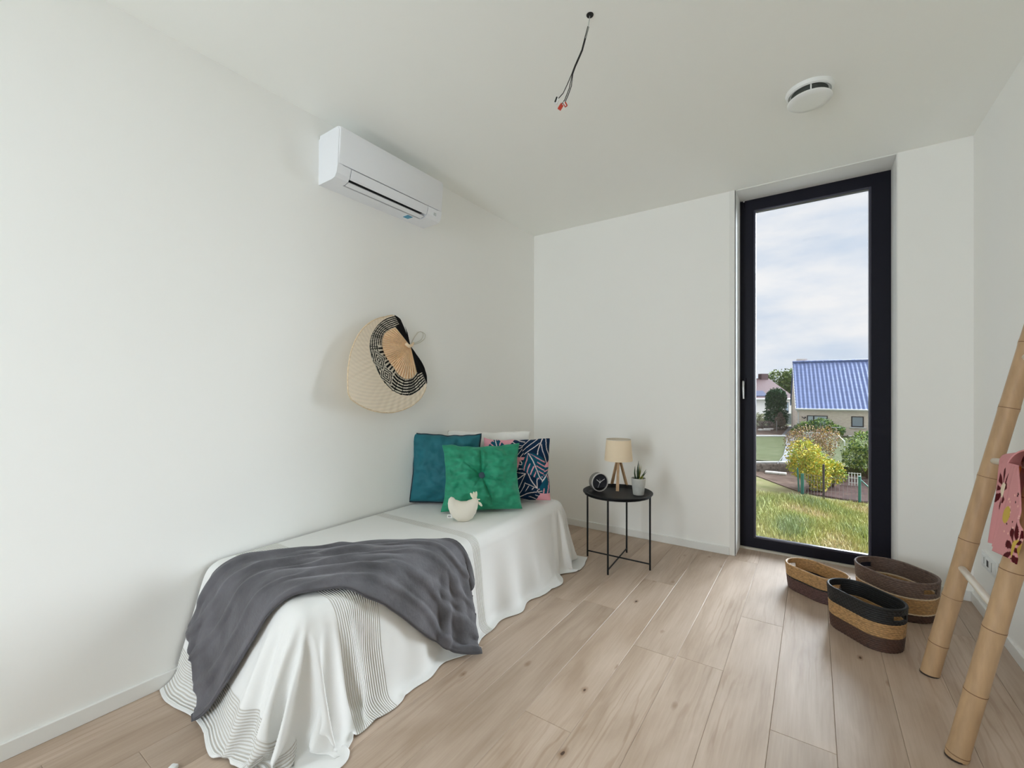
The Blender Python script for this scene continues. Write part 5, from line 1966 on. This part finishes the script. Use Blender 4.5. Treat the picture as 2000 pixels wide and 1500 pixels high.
M['gate'] = plain('dark_green_panel', srgb(70, 78, 76), 0.8, var=0.15, vscale=3)
ga, gb = pix(1534, 829.5, z=GT), pix(1553, 829.5, z=GT)
gt_ = thing('garden_gate', 'dark panel gate between the brick house and the white house', 'gate', (ga.x, ga.y, GT))
dg_ = (gb - ga).normalized()
ng_ = Vector((-dg_.y, dg_.x, 0))
gl = (gb - ga).length
for k in range(4):
    a_, b_ = ga + dg_ * (gl * k / 4), ga + dg_ * (gl * (k + 1) / 4 - 0.02)
    MB().add([p + ng_ * o_ + Vector((0, 0, z)) for z in (0.03, 1.18) for o_ in (0, 0.04) for p in (a_, b_)], [(0, 2, 3, 1), (4, 5, 7, 6), (0, 1, 5, 4), (2, 6, 7, 3), (0, 4, 6, 2), (1, 3, 7, 5)]).build('gate_panel', M['gate'], gt_, smooth=False)

# ------------------------------------------------------------------ white railing, washing poles
M['rail_white'] = plain('white_railing', srgb(222, 224, 222), 0.5)
r0, r1 = pix(1569, 868, t=29.0), pix(1634, 870, t=28.0)
r0.z = r1.z = GT
rail_o = thing('garden_railing', 'white garden railing in front of the arching shrub', 'railing', (r0 + r1) / 2)
for p in (r0, r0.lerp(r1, 0.5), r1):
    MB().tube([p, p + Vector((0, 0, 0.92))], 0.035, 6).build('post', M['rail_white'], rail_o)
for zz in (0.90, 0.62):
    MB().tube([r0 + Vector((0, 0, zz)), r1 + Vector((0, 0, zz))], 0.03, 6).build('top_rail' if zz > 0.7 else 'lower_rail', M['rail_white'], rail_o)
e_ = r1 + Vector((0.35, -1.2, 0))
MB().tube([r1 + Vector((0, 0, 0.90)), e_ + Vector((0, 0, 0.55))], 0.03, 6).build('sloping_rail', M['rail_white'], rail_o)
MB().tube([e_, e_ + Vector((0, 0, 0.56))], 0.03, 6).build('post', M['rail_white'], rail_o)
for k in range(1, 20):
    p = r0.lerp(r1, k / 20)
    MB().tube([p + Vector((0, 0, 0.02)), p + Vector((0, 0, 0.90))], 0.014, 5).build('baluster', M['rail_white'], rail_o)
M['grey_pole'] = plain('grey_metal_pole', srgb(110, 112, 110), 0.5)
for px, pyb, pyt, t, hw_, lb_ in ((1668, 882, 852, 27.5, 0.34, 'grey washing-line pole standing on the garden grass'), (1633, 858, 835, 32.5, 0.36, 'grey washing-line pole standing beside the arching shrub')):
    p = pix(px, pyb, t=t)
    q = pix(px, pyt, t=t)
    p.z = GT
    wt_ = thing('washing_pole', lb_, 'pole', p, 'washing-line poles')
    MB().tube([p, q], 0.03, 6).build('post', M['grey_pole'], wt_)
    MB().tube([q - CAMR * hw_, q + CAMR * hw_], 0.03, 6).build('cross_arm', M['grey_pole'], wt_)

# ------------------------------------------------------------------ wire fence along the lawn
M['fence_green'] = plain('green_fence_post', srgb(40, 112, 104), 0.5)
M['fence_dark'] = plain('dark_fence_post', srgb(60, 52, 60), 0.7)
M['fence_wire'] = plain('grey_fence_wire', srgb(128, 124, 128), 0.5)
f0, f1, f2_ = pix(1567, 965, z=G), pix(1608.5, 975, z=G), pix(1679, 981, z=G)
f3 = f2_ + (f2_ - f1) * 0.9
fen = thing('wire_fence', 'wire fence with green and dark posts along the meadow', 'fence', f1)
MB().bbox(-0.055, 0.055, -0.03, 0.03, 0, 0.80, 0.01, 1, Matrix.Translation(f0)).build('green_post', M['fence_green'], fen)
f0b = f0 + Vector((-0.12, 0.35, 0))
MB().tube([f0b, f0b + Vector((-0.05, 0.1, 0.95))], 0.028, 8).build('green_post', M['fence_green'], fen)
MB().bbox(-0.035, 0.035, -0.03, 0.03, 0, 1.30, 0.008, 1, Matrix.Translation(f1)).build('dark_post', M['fence_dark'], fen)
MB().tube([f2_, f2_ + Vector((0, 0, 0.95))], 0.045, 10).build('green_post', M['fence_green'], fen)
MB().tube([f2_ + Vector((0, 0, 0.85)), f2_ + Vector((0.55, 0.1, 0.25))], 0.02, 8).build('brace', M['fence_green'], fen)
MB().tube([f3, f3 + Vector((0, 0, 0.95))], 0.045, 10).build('green_post', M['fence_green'], fen)
for a_, b_ in ((f0, f1), (f1, f2_), (f2_, f3)):
    for zz in (0.05, 0.32, 0.60, 0.82):
        MB().tube([a_ + Vector((0, 0, zz)), b_ + Vector((0, 0, zz))], 0.005, 5).build('wire', M['fence_wire'], fen)
    n_ = int((b_ - a_).length / 0.11)
    for k in range(1, n_):
        p = a_.lerp(b_, k / n_)
        MB().tube([p + Vector((0, 0, 0.02)), p + Vector((0, 0, 0.84))], 0.004, 4).build('upright_wire', M['fence_wire'], fen)
tr0, tr1 = pix(1658, 948, z=G + 0.05), pix(1681, 950, z=G + 0.05)
trl = thing('trellis', 'small white grid trellis leaning behind the wire fence', 'trellis', tr0)
for k in range(5):
    p = tr0.lerp(tr1, k / 4)
    MB().tube([p, p + Vector((0, 0.05, 0.55))], 0.012, 5).build('upright', M['rail_white'], trl)
for zz in (0.12, 0.32, 0.52):
    MB().tube([tr0 + Vector((0, zz * 0.09, zz)), tr1 + Vector((0, zz * 0.09, zz))], 0.012, 5).build('crosspiece', M['rail_white'], trl)


# ------------------------------------------------------------------ grass blades on the meadow
def blades(name, n, x0, x1, y0, y1, z, h, cols, seed):
    rg = np.random.RandomState(seed)
    P = np.stack([rg.uniform(x0, x1, n), y0 + (y1 - y0) * rg.rand(n), np.full(n, z)], axis=1)
    hh = h * (0.4 + 0.9 * rg.rand(n))
    clump = np.array([noise.noise(Vector((p[0] * 0.9, p[1] * 0.6, 2.0))) for p in P])
    hh *= 0.7 + 0.8 * np.clip(clump + 0.4, 0, 1)
    a = rg.uniform(0, 2 * PI, n)
    w = 0.010 + 0.010 * rg.rand(n)
    le = rg.normal(size=(n, 2)) * 0.35
    dx, dy = np.cos(a) * w, np.sin(a) * w
    V = np.stack([P + np.stack([-dx, -dy, 0 * dx], 1), P + np.stack([dx, dy, 0 * dx], 1), P + np.stack([le[:, 0] * hh, le[:, 1] * hh, hh], 1)], axis=1).reshape(-1, 3)
    me = bpy.data.meshes.new(name)
    me.vertices.add(3 * n); me.loops.add(3 * n); me.polygons.add(n)
    me.vertices.foreach_set('co', V.ravel())
    me.loops.foreach_set('vertex_index', np.arange(3 * n))
    me.polygons.foreach_set('loop_start', np.arange(0, 3 * n, 3))
    me.update(calc_edges=True)
    pick = np.clip(((clump + 0.5) * len(cols) * 0.8 + rg.rand(n) * 1.6).astype(int), 0, len(cols) - 1)
    cc_ = 0.66 * np.array(cols)[pick] * (0.8 + 0.4 * rg.rand(n))[:, None]
    cc_ = np.clip(np.repeat(cc_, 3, axis=0), 0, 1)
    at = me.color_attributes.new('Col', 'FLOAT_COLOR', 'POINT')
    at.data.foreach_set('color', np.hstack([cc_, np.ones((3 * n, 1))]).astype(np.float32).ravel())
    o = link_mesh(name, me, M['leafmat'])
    return o


gr = blades('meadow_grass', 42000, -3.6, 4.2, 11.5, 19.9, G, 0.16, [srgb(224, 206, 160), srgb(214, 206, 142), srgb(202, 202, 132), srgb(184, 192, 122), srgb(164, 178, 126)], 51)
set_props(gr, 'rough green and straw-coloured grass of the meadow below the window', 'grass', kind='stuff')
gl_ = gr

# ------------------------------------------------------------------ small white piece on the floor beside the bed
fp_ = pix(335, 1507, z=0.0)
pc = MB().bbox(-0.011, 0.011, -0.016, 0.016, 0.0, 0.014, 0.004, 2, Matrix.Translation(fp_) @ Matrix.Rotation(0.5, 4, 'Z'))
set_props(pc.build('plastic_piece', M['socket'], None, fp_), 'small white plastic piece lying on the oak floor', 'plastic piece')
